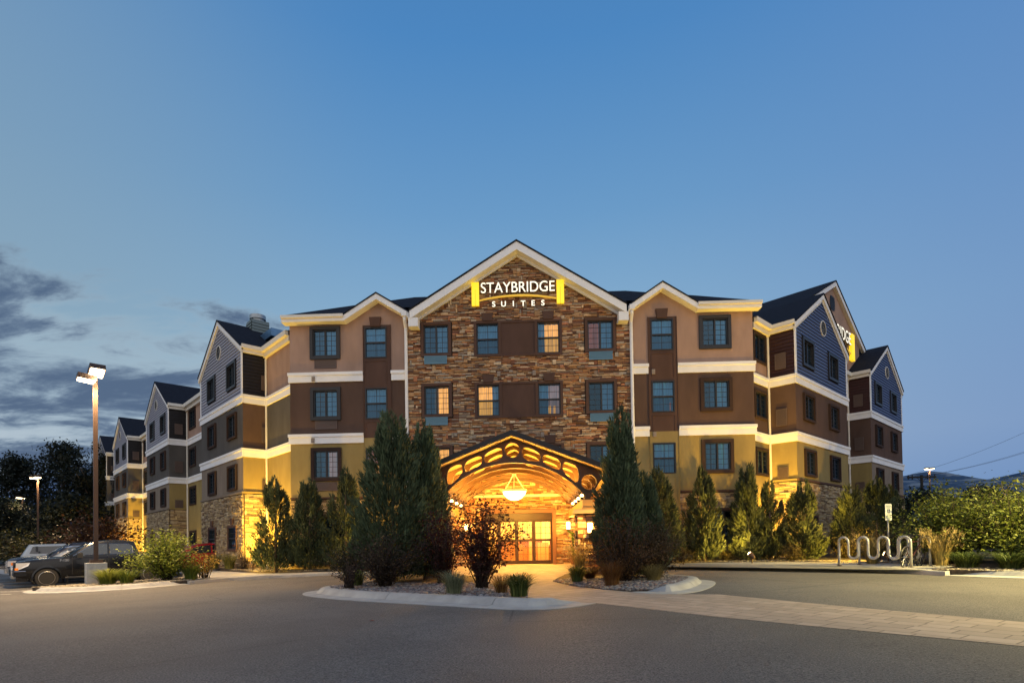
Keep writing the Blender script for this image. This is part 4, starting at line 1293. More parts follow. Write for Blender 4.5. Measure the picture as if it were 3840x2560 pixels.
sheet('planting_bed', [(-4.3, 25.1), (-8, 24.9), (-10.2, 24.6), (-12.3, 25.1), (-15.3, 27.9), (-19.4, 32.1), (-30, 42.9), (-27, 42), (-13.5, 28.9), (-11.25, 26.2), (-4.3, 26.2)], M_SOIL, 0, lambda x, y: .16 + .35 * G(x) if x < -9 else bed_z(x, y))
sheet('planting_bed', [(3.3, 25.2), (7.5, 25.0), (10.4, 23.7), (12.3, 21.8), (13.3, 19.9), (13.35, 18.1), (12.3, 17.2), (11.6, 16.7), (11.9, 16.2), (12.9, 14.9), (14.7, 12.7), (17.6, 9.9), (30, 12), (40, 30), (30, 40), (24, 39), (13, 27.2), (10.4, 26.2), (3.3, 26.2)], M_SOIL, 0, bed_z)
LISL = [(-5.3, 16.9), (-5.72, 15.7), (-5.3, 14.8), (-4.2, 13.9), (-2.9, 13.05), (-1.4, 12.12), (-.3, 11.55), (.10, 11.6), (.12, 12.0), (-.15, 13.5), (-.85, 16), (-1.65, 19), (-2.2, 21), (-4.2, 21.4), (-4.7, 19.6)]
RISL = [(2.47, 13.9), (2.9, 13.78), (3.4, 13.72), (3.9, 14.5), (4.45, 15.9), (4.5, 16.6), (4.1, 17.5), (3.3, 19), (2.7, 21.2), (1.25, 21.0), (.9, 19.5), (.67, 17.98), (1.17, 15.96), (1.89, 14.63)]
LBED = [(-18.5, 20.3), (-17.4, 19.75), (-16.4, 19.4), (-15.5, 19.4), (-14.7, 19.8), (-14.1, 20.6), (-13.2, 21.5), (-14.3, 23.7), (-14.7, 24.3), (-16.6, 22.4)]
def pdist(x, y, line_):
    d = 9
    for (a, b), (c, e) in zip(line_, line_[1:]):
        t = max(0, min(1, ((x - a) * (c - a) + (y - b) * (e - b)) / ((c - a) ** 2 + (e - b) ** 2)))
        d = min(d, math.hypot(x - a - t * (c - a), y - b - t * (e - b)))
    return d
LP = [(.10, 11.5), (.12, 12.0), (-.15, 13.5), (-.85, 16), (-1.65, 19), (-2.2, 21)]
RP = [(2.9, 13.4), (2.47, 13.76), (1.89, 14.63), (1.17, 15.96), (.67, 17.98), (.9, 19.5), (1.25, 21.0)]
lz = lambda x, y: Zp(x, y) + .012 + .115 * min(1, pdist(x, y, LP) / .8)
rzf = lambda x, y: Zp(x, y) + .012 + .10 * min(1, pdist(x, y, RP) / .8)
sheet('planting_bed', LISL, M_SOIL, 0, lz, .3); sheet('planting_bed', RISL, M_SOIL, 0, rzf, .3); sheet('planting_bed', LBED, M_SOIL, .14)
# stall lines
M_LINE = mat('white_line_paint', (.7, .7, .66), .7, var=.2, vscale=6)
def line(a, b, w=.10):
    a = Vector(a); b = Vector(b); t = (b - a).normalized(); n = Vector((-t.y, t.x)) * w / 2
    mb = MB(); m = 14
    for i in range(m):
        p, q = a + (b - a) * i / m, a + (b - a) * (i + 1) / m
        mb.quad((p.x - n.x, p.y - n.y, G(p.x) + .006), (q.x - n.x, q.y - n.y, G(q.x) + .006), (q.x + n.x, q.y + n.y, G(q.x) + .006), (p.x + n.x, p.y + n.y, G(p.x) + .006))
    return mb
for a, b in (((-24, 20.0), (-19.0, 20.75)), ((-24, 17.6), (-18.2, 19.15)), ((-22.8, 22.8), (-18.3, 27.3)), ((-24.8, 24.8), (-20.3, 29.3)), ((-26.8, 26.8), (-22.3, 31.3))):
    struct(line(a, b).build('road_marking', M_LINE, None))
# ------------------------------------------------------------------ river rock
def inside(poly, x, y):
    c = False; j = len(poly) - 1
    for i in range(len(poly)):
        xi, yi = poly[i]; xj, yj = poly[j]
        if (yi > y) != (yj > y) and x < (xj - xi) * (y - yi) / (yj - yi) + xi: c = not c
        j = i
    return c
ICO = None
def pebbles(name, poly, n, zoff, r0, r1, seed, label, zf=None, pal=None):
    global ICO
    if ICO is None:
        bm = bmesh.new(); bmesh.ops.create_icosphere(bm, subdivisions=1, radius=1)
        ICO = (np.array([v.co[:] for v in bm.verts]), np.array([[v.index for v in f.verts] for f in bm.faces])); bm.free()
    V0, F0 = ICO; rng = np.random.default_rng(seed); rr = random.Random(seed)
    xs = [p[0] for p in poly]; ys = [p[1] for p in poly]
    pal = np.array(pal or [(.30, .28, .27), (.20, .17, .16), (.36, .30, .26), (.12, .11, .12), (.42, .40, .38), (.28, .17, .13), (.17, .19, .21)])
    tri = []; cols = []
    k = 0
    while k < n:
        x, y = rr.uniform(min(xs), max(xs)), rr.uniform(min(ys), max(ys))
        if not inside(poly, x, y): continue
        k += 1
        sc = rng.uniform(r0, r1) * np.array([rng.uniform(.8, 1.5), rng.uniform(.7, 1.1), rng.uniform(.45, .75)])
        a = rng.uniform(0, 6.28); c, s = np.cos(a), np.sin(a)
        v = V0 * sc * rng.uniform(.85, 1.15, (len(V0), 1))
        v = np.stack([v[:, 0] * c - v[:, 1] * s + x, v[:, 0] * s + v[:, 1] * c + y, v[:, 2] + (zf(x, y) if zf else G(x)) + zoff], 1)
        tri.append(v[F0]); cols.append(np.repeat(pal[rng.integers(len(pal))][None] * rng.uniform(.4, .85), len(F0), 0))
    me = np_mesh(name, np.concatenate(tri), mat('river_rock', (1, 1, 1), .55, attr=True, bump=.2, bscale=60, spec=.4), np.concatenate(cols), True)
    o = link(name, me); o['kind'] = 'stuff'; tag(o, label, 'gravel')
pebbles('river_rock', [p for p in LISL if p[1] < 17] + [], 4200, .012, .028, .06, 1, 'river rock mulch covering the left entrance island', lz)
pebbles('river_rock', [p for p in RISL if p[1] < 19], 3600, .012, .028, .06, 2, 'river rock mulch covering the right entrance island', rzf)
GPAL = [(.34, .30, .22), (.26, .22, .16), (.40, .36, .28), (.2, .17, .12)]
pebbles('gravel', LBED, 2200, .15, .03, .06, 3, 'tan gravel around the lime green bush', pal=GPAL)
pebbles('gravel', [(-4.4, 25.1), (-8, 24.9), (-10.2, 24.6), (-12.3, 25.1), (-15.3, 27.9), (-14, 28.4), (-11.3, 26.0), (-4.4, 26)], 1900, 0, .03, .06, 4, 'tan gravel strip along the left front wall', lambda x, y: .17 + .35 * G(x) if x < -9 else bed_z(x, y), GPAL)
pebbles('gravel', [(3.4, 25.2), (7.5, 25.0), (10.4, 23.7), (12.3, 21.8), (13.3, 19.9), (14, 20.5), (13, 22.5), (11, 24.6), (8, 25.9), (3.4, 25.9)], 1900, 0, .03, .06, 5, 'tan gravel strip behind the right walkway', bed_z, GPAL)
pebbles('gravel', [(12.3, 17.2), (11.6, 16.7), (11.9, 16.2), (12.9, 14.9), (14.7, 12.7), (17.6, 9.9), (18, 11), (15, 14), (13.4, 16.5)], 1500, 0, .02, .05, 6, 'tan gravel under the grasses beside the right kerb', bed_z, GPAL)

# ================================================================== PLANTS
def unit(v): return v / np.maximum(np.linalg.norm(v, axis=-1, keepdims=True), 1e-9)
def blades(P, D, L, W, rng):
    """diamond shaped blades"""
    D = unit(D); R = unit(np.cross(D, rng.normal(size=D.shape)))
    L = L[:, None]; W = W[:, None]
    return np.stack([P, P + D * L * .45 + R * W, P + D * L, P + D * L * .45 - R * W], 1)
def leaf_mat(name, trans=.25, rough=.55): return mat(name, (1, 1, 1), rough, attr=True, trans=trans, spec=.25)
M_JUN = leaf_mat('juniper_needles', .12, .7); M_LEAF = leaf_mat('shrub_leaves', .3, .5); M_GRASSM = leaf_mat('grass_blades', .25, .6)
M_BARK = mat('bark', (.10, .07, .05), .9, var=.3, vscale=12)
def juniper_mesh(seed, h, r, nplume=120, nb=90, col=(.052, .075, .036), col2=(.105, .125, .06), bl=.19, tips=6, wide=.22):
    rng = np.random.default_rng(seed)
    def prof(t):
        t = np.clip(t, 0, 1)
        return np.where(t < wide, .80 + .20 * np.sin(t / wide * PI / 2), np.maximum(0.03, 1 - ((t - wide) / (1.03 - wide)) ** 1.25))
    Ps, Ds, Ls, Ws, Cs = [], [], [], [], []
    lob = rng.uniform(.72, 1.22, 11)
    tl = [(rng.uniform(0, 2 * PI), rng.uniform(.05, .28) if i else 0., rng.uniform(.80, 1.0) if i else 1.) for i in range(tips)]
    for i in range(nplume):
        a = rng.uniform(0, 2 * PI)
        top = i < tips
        if top:
            a, ro, t1 = tl[i]; t0 = t1 - rng.uniform(.28, .4)
            rr = ro * r
        else:
            t0 = rng.uniform(.0, 1) ** 1.25 * .78
            if i % 5 == 0: t0 = rng.uniform(0, .05)
            t1 = min(.97, t0 + rng.uniform(.13, .27) * (1 - .3 * t0))
            rr = r * prof(t1 * .93) * rng.uniform(.72, 1.12) * lob[int(a / (2 * PI) * 11) % 11]
        base = np.array([np.cos(a) * rr * .25, np.sin(a) * rr * .25, t0 * h])
        tip = np.array([np.cos(a) * rr, np.sin(a) * rr, t1 * h])
        m = int(nb * (1.25 if top else 1))
        s = rng.uniform(.05, 1, m) ** .8
        out = np.array([np.cos(a), np.sin(a), 0])
        bend = out * (np.sin(s * PI) * .16 * r)[:, None]
        spread = (.05 + .17 * (1 - s) ** .8)[:, None] * max(.35, r * prof(t0)) * .75
        P = base + (tip - base) * s[:, None] + bend + rng.normal(size=(m, 3)) * spread * np.array([1, 1, .9])
        P[:, 2] = np.maximum(P[:, 2], .02)
        D = unit(tip - base)[None] * .8 + out * .25 + np.array([0, 0, .45]) + rng.normal(size=(m, 3)) * .25
        Ps.append(P); Ds.append(D); Ls.append(rng.uniform(.55, 1.4, m) * bl); Ws.append(rng.uniform(.012, .026, m) * bl / .19)
        k = rng.uniform(.6, 1.35); f = rng.uniform(0, 1, m)[:, None]
        Cs.append((np.array(col) * (1 - f) + np.array(col2) * f) * k)
    P, D = np.concatenate(Ps), np.concatenate(Ds)
    return np_mesh('crown', blades(P, D, np.concatenate(Ls), np.concatenate(Ws), rng), M_JUN, np.concatenate(Cs))
def stem_mesh(pts_list, name='trunk', m=None):
    mb = MB()
    for pts, r in pts_list: mb.tube(pts, r, 6)
    return mb.mesh(name, m or M_BARK, True)
def juniper(x, y, z, h, r, seed, label, grp=None, **k):
    o = thing('juniper', label, 'juniper', (x, y, z), 0, grp)
    link('crown', juniper_mesh(seed, h, r, **k), o)
    link('trunk', stem_mesh([([(0, 0, -.1), (.02, 0, h * .4), (0, .02, h * .8)], [.09, .06, .02])]), o)
    return o
JG = 'columnar junipers along the hotel front'
LIT1 = dict(col=(.03, .046, .022), col2=(.07, .088, .04))
juniper(-11.45, 24.9, .12, 4.2, .92, 1, 'narrow juniper at the left end of the front wall, beside the gable corner', JG, **LIT1)
juniper(-9.95, 25.0, .17, 4.05, .98, 2, 'second juniper from the left wing corner, in front of the left wall', JG, **LIT1)
juniper(-8.25, 24.9, .17, 4.5, 1.12, 3, 'juniper in front of the left wall below the third storey bay', JG, **LIT1)
BG = dict(nplume=270, nb=115, bl=.18, col=(.042, .07, .036), col2=(.095, .125, .065))
juniper(-4.35, 17.6, .13, 5.3, 1.12, 4, 'tall broad juniper at the left of the canopy on the island', 'tall junipers flanking the canopy', wide=.30, tips=10, **BG)
juniper(-3.45, 18.3, .13, 5.15, .74, 5, 'tall slim juniper touching the left edge of the canopy', 'tall junipers flanking the canopy', wide=.28, **BG)
juniper(2.75, 17.0, .11, 5.15, .74, 6, 'tall narrow juniper at the right edge of the canopy', 'tall junipers flanking the canopy', wide=.24, **BG)
juniper(3.75, 18.6, .13, 3.3, .7, 16, 'shorter juniper tucked behind the tall one right of the canopy', 'tall junipers flanking the canopy', **BG)
LIT2 = dict(col=(.03, .043, .020), col2=(.075, .088, .038))
juniper(5.45, 23.9, .25, 4.05, .92, 7, 'juniper below the double hung windows of the right bay', JG, **LIT2)
juniper(7.6, 25.05, .27, 4.15, .84, 8, 'juniper casting a tall shadow on the yellow right wall', JG, **LIT2)
juniper(9.5, 25.0, .29, 4.15, .76, 9, 'juniper at the right end of the front wall', JG, **LIT2)
juniper(10.5, 25.1, .3, 3.4, .68, 10, 'thin juniper in the corner beside the right downspout', JG, **LIT2)
juniper(11.65, 24.5, .3, 3.35, .86, 11, 'yellow lit juniper before the stone corner of the right wing', JG, **LIT2)
juniper(14.5, 26.0, .32, 3.2, .95, 12, 'juniper before the stone base of the blue gable', JG, **LIT2)
juniper(16.6, 27.6, .32, 3.75, .95, 13, 'juniper between the two blue gables', JG, **LIT2)
juniper(18.6, 29.8, .32, 3.5, .95, 14, 'farthest juniper before the second blue gable', JG, **LIT2)
def shrub_mesh(seed, h, r, nb, nl, ls, col, col2, z0=.15, up=.55, flat=0., droop=0.):
    """branches that fork from the base with leaves in clumps along them"""
    rng = np.random.default_rng(seed)
    Ps, Ds, Ls, Cs, stems = [], [], [], [], []
    for i in range(nb):
        a = rng.uniform(0, 2 * PI); el = rng.uniform(up * .5, 1.45)
        ln = rng.uniform(.72, 1.05)
        d = np.array([np.cos(a) * np.cos(el), np.sin(a) * np.cos(el), np.sin(el)])
        tip = np.array([d[0] * r * 1.25 * ln, d[1] * r * 1.25 * ln, h * ln * (.25 + .75 * np.sin(el))])
        b = np.array([rng.normal() * .07, rng.normal() * .07, 0])
        midp = b + (tip - b) * .5 + np.array([0, 0, .12 * h])
        stems.append(([tuple(b), tuple(midp), tuple(tip)], [.016, .010, .004]))
        m = int(nl * rng.uniform(.6, 1.4))
        s = rng.uniform(z0, 1.04, m)[:, None]
        P = b * (1 - s) ** 2 + 2 * midp * s * (1 - s) + tip * s ** 2 + rng.normal(size=(m, 3)) * np.array([.15, .15, .12]) * r * (.45 + .6 * s)
        D = unit(rng.normal(size=(m, 3)) * np.array([1, 1, .45]) + d * .5 + np.array([0, 0, -droop]))
        Ps.append(P); Ds.append(D); Ls.append(rng.uniform(.6, 1.3, m) * ls)
        f = rng.uniform(0, 1, m)[:, None]; k = rng.uniform(.75, 1.25)
        Cs.append((np.array(col) * (1 - f) + np.array(col2) * f) * k * rng.uniform(.75, 1.25, (m, 1)))
    P, D, L, C = np.concatenate(Ps), np.concatenate(Ds), np.concatenate(Ls), np.concatenate(Cs)
    P[:, 2] = np.maximum(P[:, 2], .04)
    N = unit(np.array([0, 0, 1.]) + rng.normal(size=D.shape) * (.9 - flat * .6))
    R = unit(np.cross(N, D)); Nn = np.cross(D, R)
    l = L[:, None]; w = l * .30
    lift = Nn * l * .07
    V = np.stack([P, P + D * l * .45 + R * w + lift, P + D * l, P + D * l * .45 - R * w + lift], 1)
    return np_mesh('foliage', V, M_LEAF, C), stems
def shrub(x, y, z, label, cat='shrub', grp=None, name='shrub', **k):
    o = thing(name, label, cat, (x, y, z), 0, grp)
    me, st = shrub_mesh(**k)
    link('foliage', me, o); link('stem', stem_mesh(st, 'stem', mat('dark_twig', (.03, .02, .015), .9)), o)
    return o
PUR = dict(col=(.020, .008, .008), col2=(.05, .016, .013))
shrub(-1.25, 14.3, .13, 'tall dark purple leaved shrub in front of the entrance doors', seed=1, h=2.35, r=.95, nb=56, nl=70, ls=.085, up=.8, **PUR)
shrub(-2.55, 16.3, .13, 'dark purple shrub between the tall juniper and the canopy pillar', seed=2, h=2.1, r=1.0, nb=54, nl=60, ls=.075, up=.7, **PUR)
shrub(-4.05, 15.4, .13, 'dark bare twigged shrub under the tall left juniper', seed=3, h=1.5, r=1.0, nb=60, z0=.03, nl=80, ls=.06, up=.5, col=(.025, .016, .012), col2=(.05, .035, .02))
shrub(-4.85, 14.9, .13, 'small thin stemmed shrub at the left tip of the island', seed=4, h=.75, r=.4, nb=26, nl=22, ls=.05, up=.7, col=(.03, .018, .018), col2=(.06, .04, .03))
shrub(-5.6, 17.4, .13, 'low dark shrub behind the tall left juniper', seed=5, h=1.3, r=.9, nb=50, z0=.03, nl=70, ls=.06, col=(.02, .025, .014), col2=(.04, .045, .022))
BRN = dict(col=(.055, .028, .014), col2=(.115, .062, .025))
shrub(2.55, 15.7, .11, 'brown twiggy shrub in front of the tall right juniper', seed=6, h=1.85, r=1.05, nb=74, nl=100, ls=.055, up=.4, z0=.05, **BRN)
shrub(3.55, 16.6, .11, 'brown twiggy shrub at the back of the right island', seed=7, h=1.8, r=1.1, nb=70, z0=.05, nl=95, ls=.055, up=.5, col=(.045, .03, .014), col2=(.09, .06, .025))
shrub(-14.45, 21.9, -.02, 'lime green leafy bush on the left parking island', seed=8, h=1.85, r=1.2, nb=90, nl=70, ls=.10, up=.35, flat=.6, col=(.12, .17, .025), col2=(.25, .28, .04))
shrub(-13.3, 22.6, -.0, 'orange leaved sprigs leaning from the lime bush', seed=9, h=1.25, r=.55, nb=14, nl=32, ls=.085, up=.5, col=(.34, .19, .03), col2=(.42, .30, .05))
shrub(-13.9, 26.9, .16, 'bare reddish twigs in front of the floodlit stone corner', seed=10, h=1.5, r=.5, nb=26, nl=8, ls=.05, up=.7, col=(.12, .05, .02), col2=(.2, .1, .03))
HED = dict(col=(.07, .10, .018), col2=(.18, .20, .04))
for i, (x, y, h, r, lab) in enumerate(((13.9, 19.3, 2.2, 1.35, 'broad leafy green shrub behind the bicycle rack, nearest the parking sign'), (15.3, 18.3, 2.55, 1.6, 'broad leafy green shrub behind the tall tan grass'),
                                       (16.9, 17.7, 2.5, 1.55, 'broad leafy green shrub beside the concrete lamp base'), (15.2, 20.9, 2.75, 1.7, 'leafy green shrub in the second row of the right hedge'),
                                       (18.0, 20.6, 2.95, 1.8, 'leafy green shrub under the bare branches at the right'), (14.6, 16.6, 1.2, .85, 'low leafy shrub above the daylilies at the right kerb'))):
    shrub(x, y, .33, lab, grp='leafy shrubs right of the bicycle racks', seed=20 + i, h=h, r=r, nb=90, nl=80, ls=.12, up=.15, flat=.75, **HED)
for i, (x, y, h, r, lab) in enumerate(((10.9, 23.9, .7, .55, 'low brown shrub at the foot of the yellow lit juniper'), (13.3, 24.4, 1.1, .8, 'brown green shrub right of the yellow lit juniper'), (13.9, 23.3, 1.55, 1.0, 'olive brown shrub behind the left bicycle rack'),
                                       (15.3, 23.6, 1.6, 1.0, 'olive brown shrub below the second blue gable'), (8.6, 25.1, .45, .4, 'low green plant with tiny white flowers by the dark window'), (6.6, 24.9, .6, .5, 'low dark shrub between two junipers of the right wall'))):
    shrub(x, y, .28, lab, grp='low shrubs along the right wing', seed=40 + i, h=h, r=r, nb=40, nl=50, ls=.06, up=.3, col=(.055, .042, .016), col2=(.10, .085, .03))
def grass_mesh(seed, h, r, n, col, col2, w=.010, arch_=.6, seeds=0, scol=(.4, .3, .12)):
    rng = np.random.default_rng(seed)
    a = rng.uniform(0, 2 * PI, n); rad = rng.uniform(0, 1, n) ** .6 * r * .35
    hh = h * rng.uniform(.55, 1.08, n); out = r * rng.uniform(.25, 1.0, n)
    dirv = np.stack([np.cos(a), np.sin(a), np.zeros(n)], 1)
    side = np.stack([-np.sin(a), np.cos(a), np.zeros(n)], 1)
    base = dirv * rad[:, None] + rng.normal(size=(n, 3)) * np.array([.02, .02, 0])
    f = rng.uniform(0, 1, n)[:, None]
    C = (np.array(col) * (1 - f) + np.array(col2) * f) * rng.uniform(.7, 1.25, (n, 1))
    K = 5; quads, cols = [], []
    def pos(t):
        return base + dirv * (out * t ** 1.6)[:, None] + np.array([0, 0, 1.]) * (hh * (t * (1 + arch_) - arch_ * t ** 2.2))[:, None]
    for k in range(K):
        t0, t1 = k / K, (k + 1) / K
        p0, p1 = pos(t0), pos(t1)
        w0, w1 = w * (1 - .75 * t0), w * (1 - .75 * t1)
        quads.append(np.stack([p0 - side * w0, p0 + side * w0, p1 + side * w1, p1 - side * w1], 1)); cols.append(C)
    if seeds:
        idx = rng.choice(n, seeds)
        p = pos(.98)[idx]
        for q in range(4):
            P = p + rng.normal(size=(seeds, 3)) * np.array([.012, .012, .05])
            D = np.array([0, 0, 1.]) + rng.normal(size=(seeds, 3)) * .3 + dirv[idx] * .25
            quads.append(blades(P, D, np.full(seeds, .13), np.full(seeds, .013), rng)); cols.append(np.repeat(np.array(scol)[None], seeds, 0) * rng.uniform(.7, 1.2, (seeds, 1)))
    return np_mesh('grass_clump', np.concatenate(quads), M_GRASSM, np.concatenate(cols))
def grass(x, y, z, label, grp=None, **k):
    o = link('grass_clump', grass_mesh(**k), loc=(x, y, z))
    return tag(o, label, 'grass', grp)
LIL = dict(col=(.03, .058, .014), col2=(.11, .135, .04), w=.014, arch_=1.1)
GG = 'ornamental grass clumps in the planting beds'
grass(-1.78, 12.85, .13, 'pale blue green oat grass clump at the front kerb of the left island', GG, seed=1, h=.52, r=.46, n=620, col=(.11, .14, .085), col2=(.22, .235, .14), w=.006, arch_=.7)
grass(-.28, 12.2, .13, 'dark green strappy clump near the right end of the left island kerb', GG, seed=2, h=.46, r=.5, n=340, **LIL)
grass(-.70, 13.1, .13, 'reddish thin grass clump behind the strappy green clump', GG, seed=3, h=.42, r=.4, n=260, col=(.10, .055, .02), col2=(.2, .12, .04), w=.006)
grass(-4.95, 15.9, .13, 'small green tuft at the left end of the left island', GG, seed=4, h=.42, r=.35, n=300, col=(.05, .08, .02), col2=(.12, .14, .03), w=.008)
grass(1.32, 16.5, .11, 'green strappy clump at the paver edge of the right island', GG, seed=5, h=.42, r=.42, n=320, **LIL)
grass(1.75, 17.0, .11, 'dark brown grass mound next to the right pillar', GG, seed=6, h=.4, r=.4, n=300, col=(.05, .03, .015), col2=(.09, .05, .02), w=.007)
grass(2.12, 15.0, .11, 'rust red fountain grass in the middle of the right island', GG, seed=7, h=.62, r=.5, n=600, col=(.10, .045, .018), col2=(.19, .095, .03), w=.006)
grass(3.35, 15.6, .11, 'pale tan fountain grass at the right side of the right island', GG, seed=8, h=.5, r=.45, n=520, col=(.13, .115, .045), col2=(.24, .20, .09), w=.006)
grass(1.55, 18.2, .11, 'tall feathery grass between the pillar and the door', GG, seed=9, h=1.0, r=.4, n=260, col=(.16, .13, .04), col2=(.28, .22, .08), w=.007, seeds=60)
grass(-15.75, 20.45, -.06, 'yellow green arching grass beside the concrete lamp base', GG, seed=10, h=.55, r=.7, n=420, col=(.12, .16, .02), col2=(.27, .28, .05), w=.012, arch_=.9)
grass(-15.1, 20.55, -.05, 'green arching grass under the left edge of the lime bush', GG, seed=11, h=.5, r=.6, n=360, col=(.08, .13, .02), col2=(.20, .23, .04), w=.012, arch_=.9)
grass(-13.45, 21.85, .0, 'green arching grass at the right end of the left parking island', GG, seed=12, h=.55, r=.6, n=380, col=(.06, .11, .02), col2=(.16, .19, .03), w=.012, arch_=.9)
grass(-16.4, 28.6, .12, 'tan grass by the dark window of the first left gable', GG, seed=13, h=.8, r=.6, n=420, col=(.10, .10, .025), col2=(.2, .18, .05), w=.008)
grass(-15.2, 27.9, .14, 'tan green grass left of the left floodlight', GG, seed=14, h=.75, r=.6, n=420, col=(.10, .11, .025), col2=(.2, .19, .05), w=.008)
TAN = dict(col=(.18, .15, .045), col2=(.42, .31, .11), w=.009, arch_=.35)
grass(13.0, 18.35, .32, 'tall tan reed grass with seed plumes behind the right bicycle rack', GG, seed=15, h=1.05, r=.5, n=300, seeds=110, **TAN)
grass(12.2, 20.6, .30, 'tan grass behind the middle arch of the bicycle rack', GG, seed=17, h=.9, r=.5, n=320, seeds=60, **TAN)
grass(16.0, 15.7, .32, 'tan grass in front of the right concrete lamp base', GG, seed=18, h=1.05, r=.45, n=260, seeds=60, **TAN)
for i, (x, y, r, lab) in enumerate(((12.75, 16.95, .62, 'daylily clump with small orange flowers beside the bicycle rack'), (13.3, 16.1, .6, 'daylily clump in the middle of the right kerb bed'), (13.75, 15.3, .62, 'daylily clump at the kerb below the concrete lamp base'), (14.6, 14.9, .6, 'daylily clump at the far right of the kerb'))):
    grass(x, y, .3, lab, 'daylily clumps along the right kerb', seed=30 + i, h=.46, r=r * 1.15, n=420, **LIL)
# canna lilies by the door
def canna(x, y, z, label):
    rng = np.random.default_rng(5); q, c = [], []
    for i in range(26):
        a = rng.uniform(0, 6.28); zz = rng.uniform(.3, 1.35); l = rng.uniform(.35, .6)
        d = np.array([np.cos(a), np.sin(a), rng.uniform(.4, 1.2)]); d /= np.linalg.norm(d)
        s = np.cross(d, [0, 0, 1]); s /= np.linalg.norm(s)
        p = np.array([np.cos(a) * .07, np.sin(a) * .07, zz]); w = l * .17
        dr = np.array([0, 0, -.12 * l])
        q += [np.stack([p, p + d * l * .35 + s * w, p + d * l * .7 + s * w * .75 + dr * .5, p + d * l + dr]), np.stack([p, p + d * l + dr, p + d * l * .7 - s * w * .75 + dr * .5, p + d * l * .35 - s * w])]
        k = rng.uniform(.8, 1.3); c += [np.array([.07, .12, .03]) * k] * 2
    o = thing('canna_plant', label, 'plant', (x, y, z))
    link('foliage', np_mesh('foliage', np.array(q), M_LEAF, np.array(c)), o)
    mb = MB()
    for a in range(5): mb.tube([(.1 * math.cos(a), .1 * math.sin(a), .2), (.12 * math.cos(a * 1.3), .12 * math.sin(a * 1.3), 1.5)], .014, 6)
    mb.build('stem', mat('canna_stem', (.10, .09, .03), .7), o, world=False)
    mb = MB(); mb.lathe([(.17, 0), (.24, .38), (.27, .42), (.22, .42), (.2, .36)], 20); mb.build('pot', mat('clay_pot', (.14, .06, .035), .8), o, world=False)
canna(1.95, 25.2, .22, 'potted canna lily with broad leaves right of the entrance doors')
# ------------------------------------------------------------------ far trees
def tree_mesh(seed, h, r, nl, ls, col, col2, nlimb=16, style='oval'):
    rng = np.random.default_rng(seed)
    Ps, Cs = [], []; stems = [([(0, 0, -.3), (.1, 0, h * .35), (0, .1, h * .75)], [.22, .16, .05])]
    nc = 170; m = nl // nc
    for i in range(nc):
        a = rng.uniform(0, 2 * PI)
        if style == 'plume':
            # clumps strung along steep limbs that end in separate tips
            k = i % nlimb; ra = np.random.default_rng(seed * 100 + k)
            la = ra.uniform(0, 2 * PI); lo = ra.uniform(.15, 1.) * r; lt = h * ra.uniform(.74, 1.0) * (1 - .16 * lo / r)
            b = np.array([0, 0, h * ra.uniform(.12, .4)]); tip = np.array([np.cos(la) * lo, np.sin(la) * lo, lt])
            s_ = rng.uniform(.1, 1.); c = b + (tip - b) * np.array([s_ ** .7, s_ ** .7, s_]); sg = r * (.19 * (1 - s_) + .045); sv = 1.8
            if i < nlimb: stems.append(([tuple(b), tuple(b + (tip - b) * .55), tuple(tip)], [.09, .05, .02]))
        else:
            t = rng.uniform(.06, 1.) ; R = r * max(.12, math.sin(PI * t ** .75) ** .6) * rng.uniform(.35, 1.)
            c = np.array([np.cos(a) * R, np.sin(a) * R, h * (.10 + .86 * t)]); sg = r * rng.uniform(.09, .17); sv = .8
            if i % 8 == 0: stems.append(([(0, 0, max(.5, c[2] - R * .9)), tuple(c * np.array([.6, .6, 1]) - np.array([0, 0, R * .2])), tuple(c)], [.08, .05, .02]))
        p = c + np.clip(rng.normal(size=(m, 3)), -1.7, 1.7) * sg * np.array([1, 1, sv])
        Ps.append(p); f = rng.uniform(0, 1, (m, 1)); Cs.append((np.array(col) * (1 - f) + np.array(col2) * f) * rng.uniform(.6, 1.4))
    P, C = np.concatenate(Ps), np.concatenate(Cs); n = len(P)
    P[:, 2] = np.maximum(P[:, 2], .2)
    D = unit(rng.normal(size=(n, 3))); V = blades(P, D, rng.uniform(.6, 1.3, n) * ls, rng.uniform(.2, .35, n) * ls, rng)
    return np_mesh('crown', V, M_LEAF, C), stems
def tree(x, y, z, label, grp=None, **k):
    o = thing('tree', label, 'tree', (x, y, z), 0, grp)
    me, st = tree_mesh(**k)
    link('crown', me, o); link('trunk', stem_mesh(st, 'trunk'), o)
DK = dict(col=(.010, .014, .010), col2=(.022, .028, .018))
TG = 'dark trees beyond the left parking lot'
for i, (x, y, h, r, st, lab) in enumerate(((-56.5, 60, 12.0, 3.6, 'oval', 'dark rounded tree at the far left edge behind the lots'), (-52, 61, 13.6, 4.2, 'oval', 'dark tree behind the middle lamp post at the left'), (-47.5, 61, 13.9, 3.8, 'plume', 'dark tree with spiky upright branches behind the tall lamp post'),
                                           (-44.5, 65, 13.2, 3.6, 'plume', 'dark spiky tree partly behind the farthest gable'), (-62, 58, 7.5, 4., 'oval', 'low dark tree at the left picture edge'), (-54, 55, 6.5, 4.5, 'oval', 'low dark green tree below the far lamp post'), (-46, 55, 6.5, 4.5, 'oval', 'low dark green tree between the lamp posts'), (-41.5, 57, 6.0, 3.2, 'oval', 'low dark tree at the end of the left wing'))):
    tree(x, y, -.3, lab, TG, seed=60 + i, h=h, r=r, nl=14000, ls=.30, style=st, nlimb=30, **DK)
shrub(-36.5, 45.5, -.3, 'red brown leaved tree behind the parked vehicles', cat='tree', name='red_tree', seed=81, h=4.3, r=3.4, nb=60, nl=70, ls=.28, up=.1, col=(.05, .022, .012), col2=(.13, .06, .03))
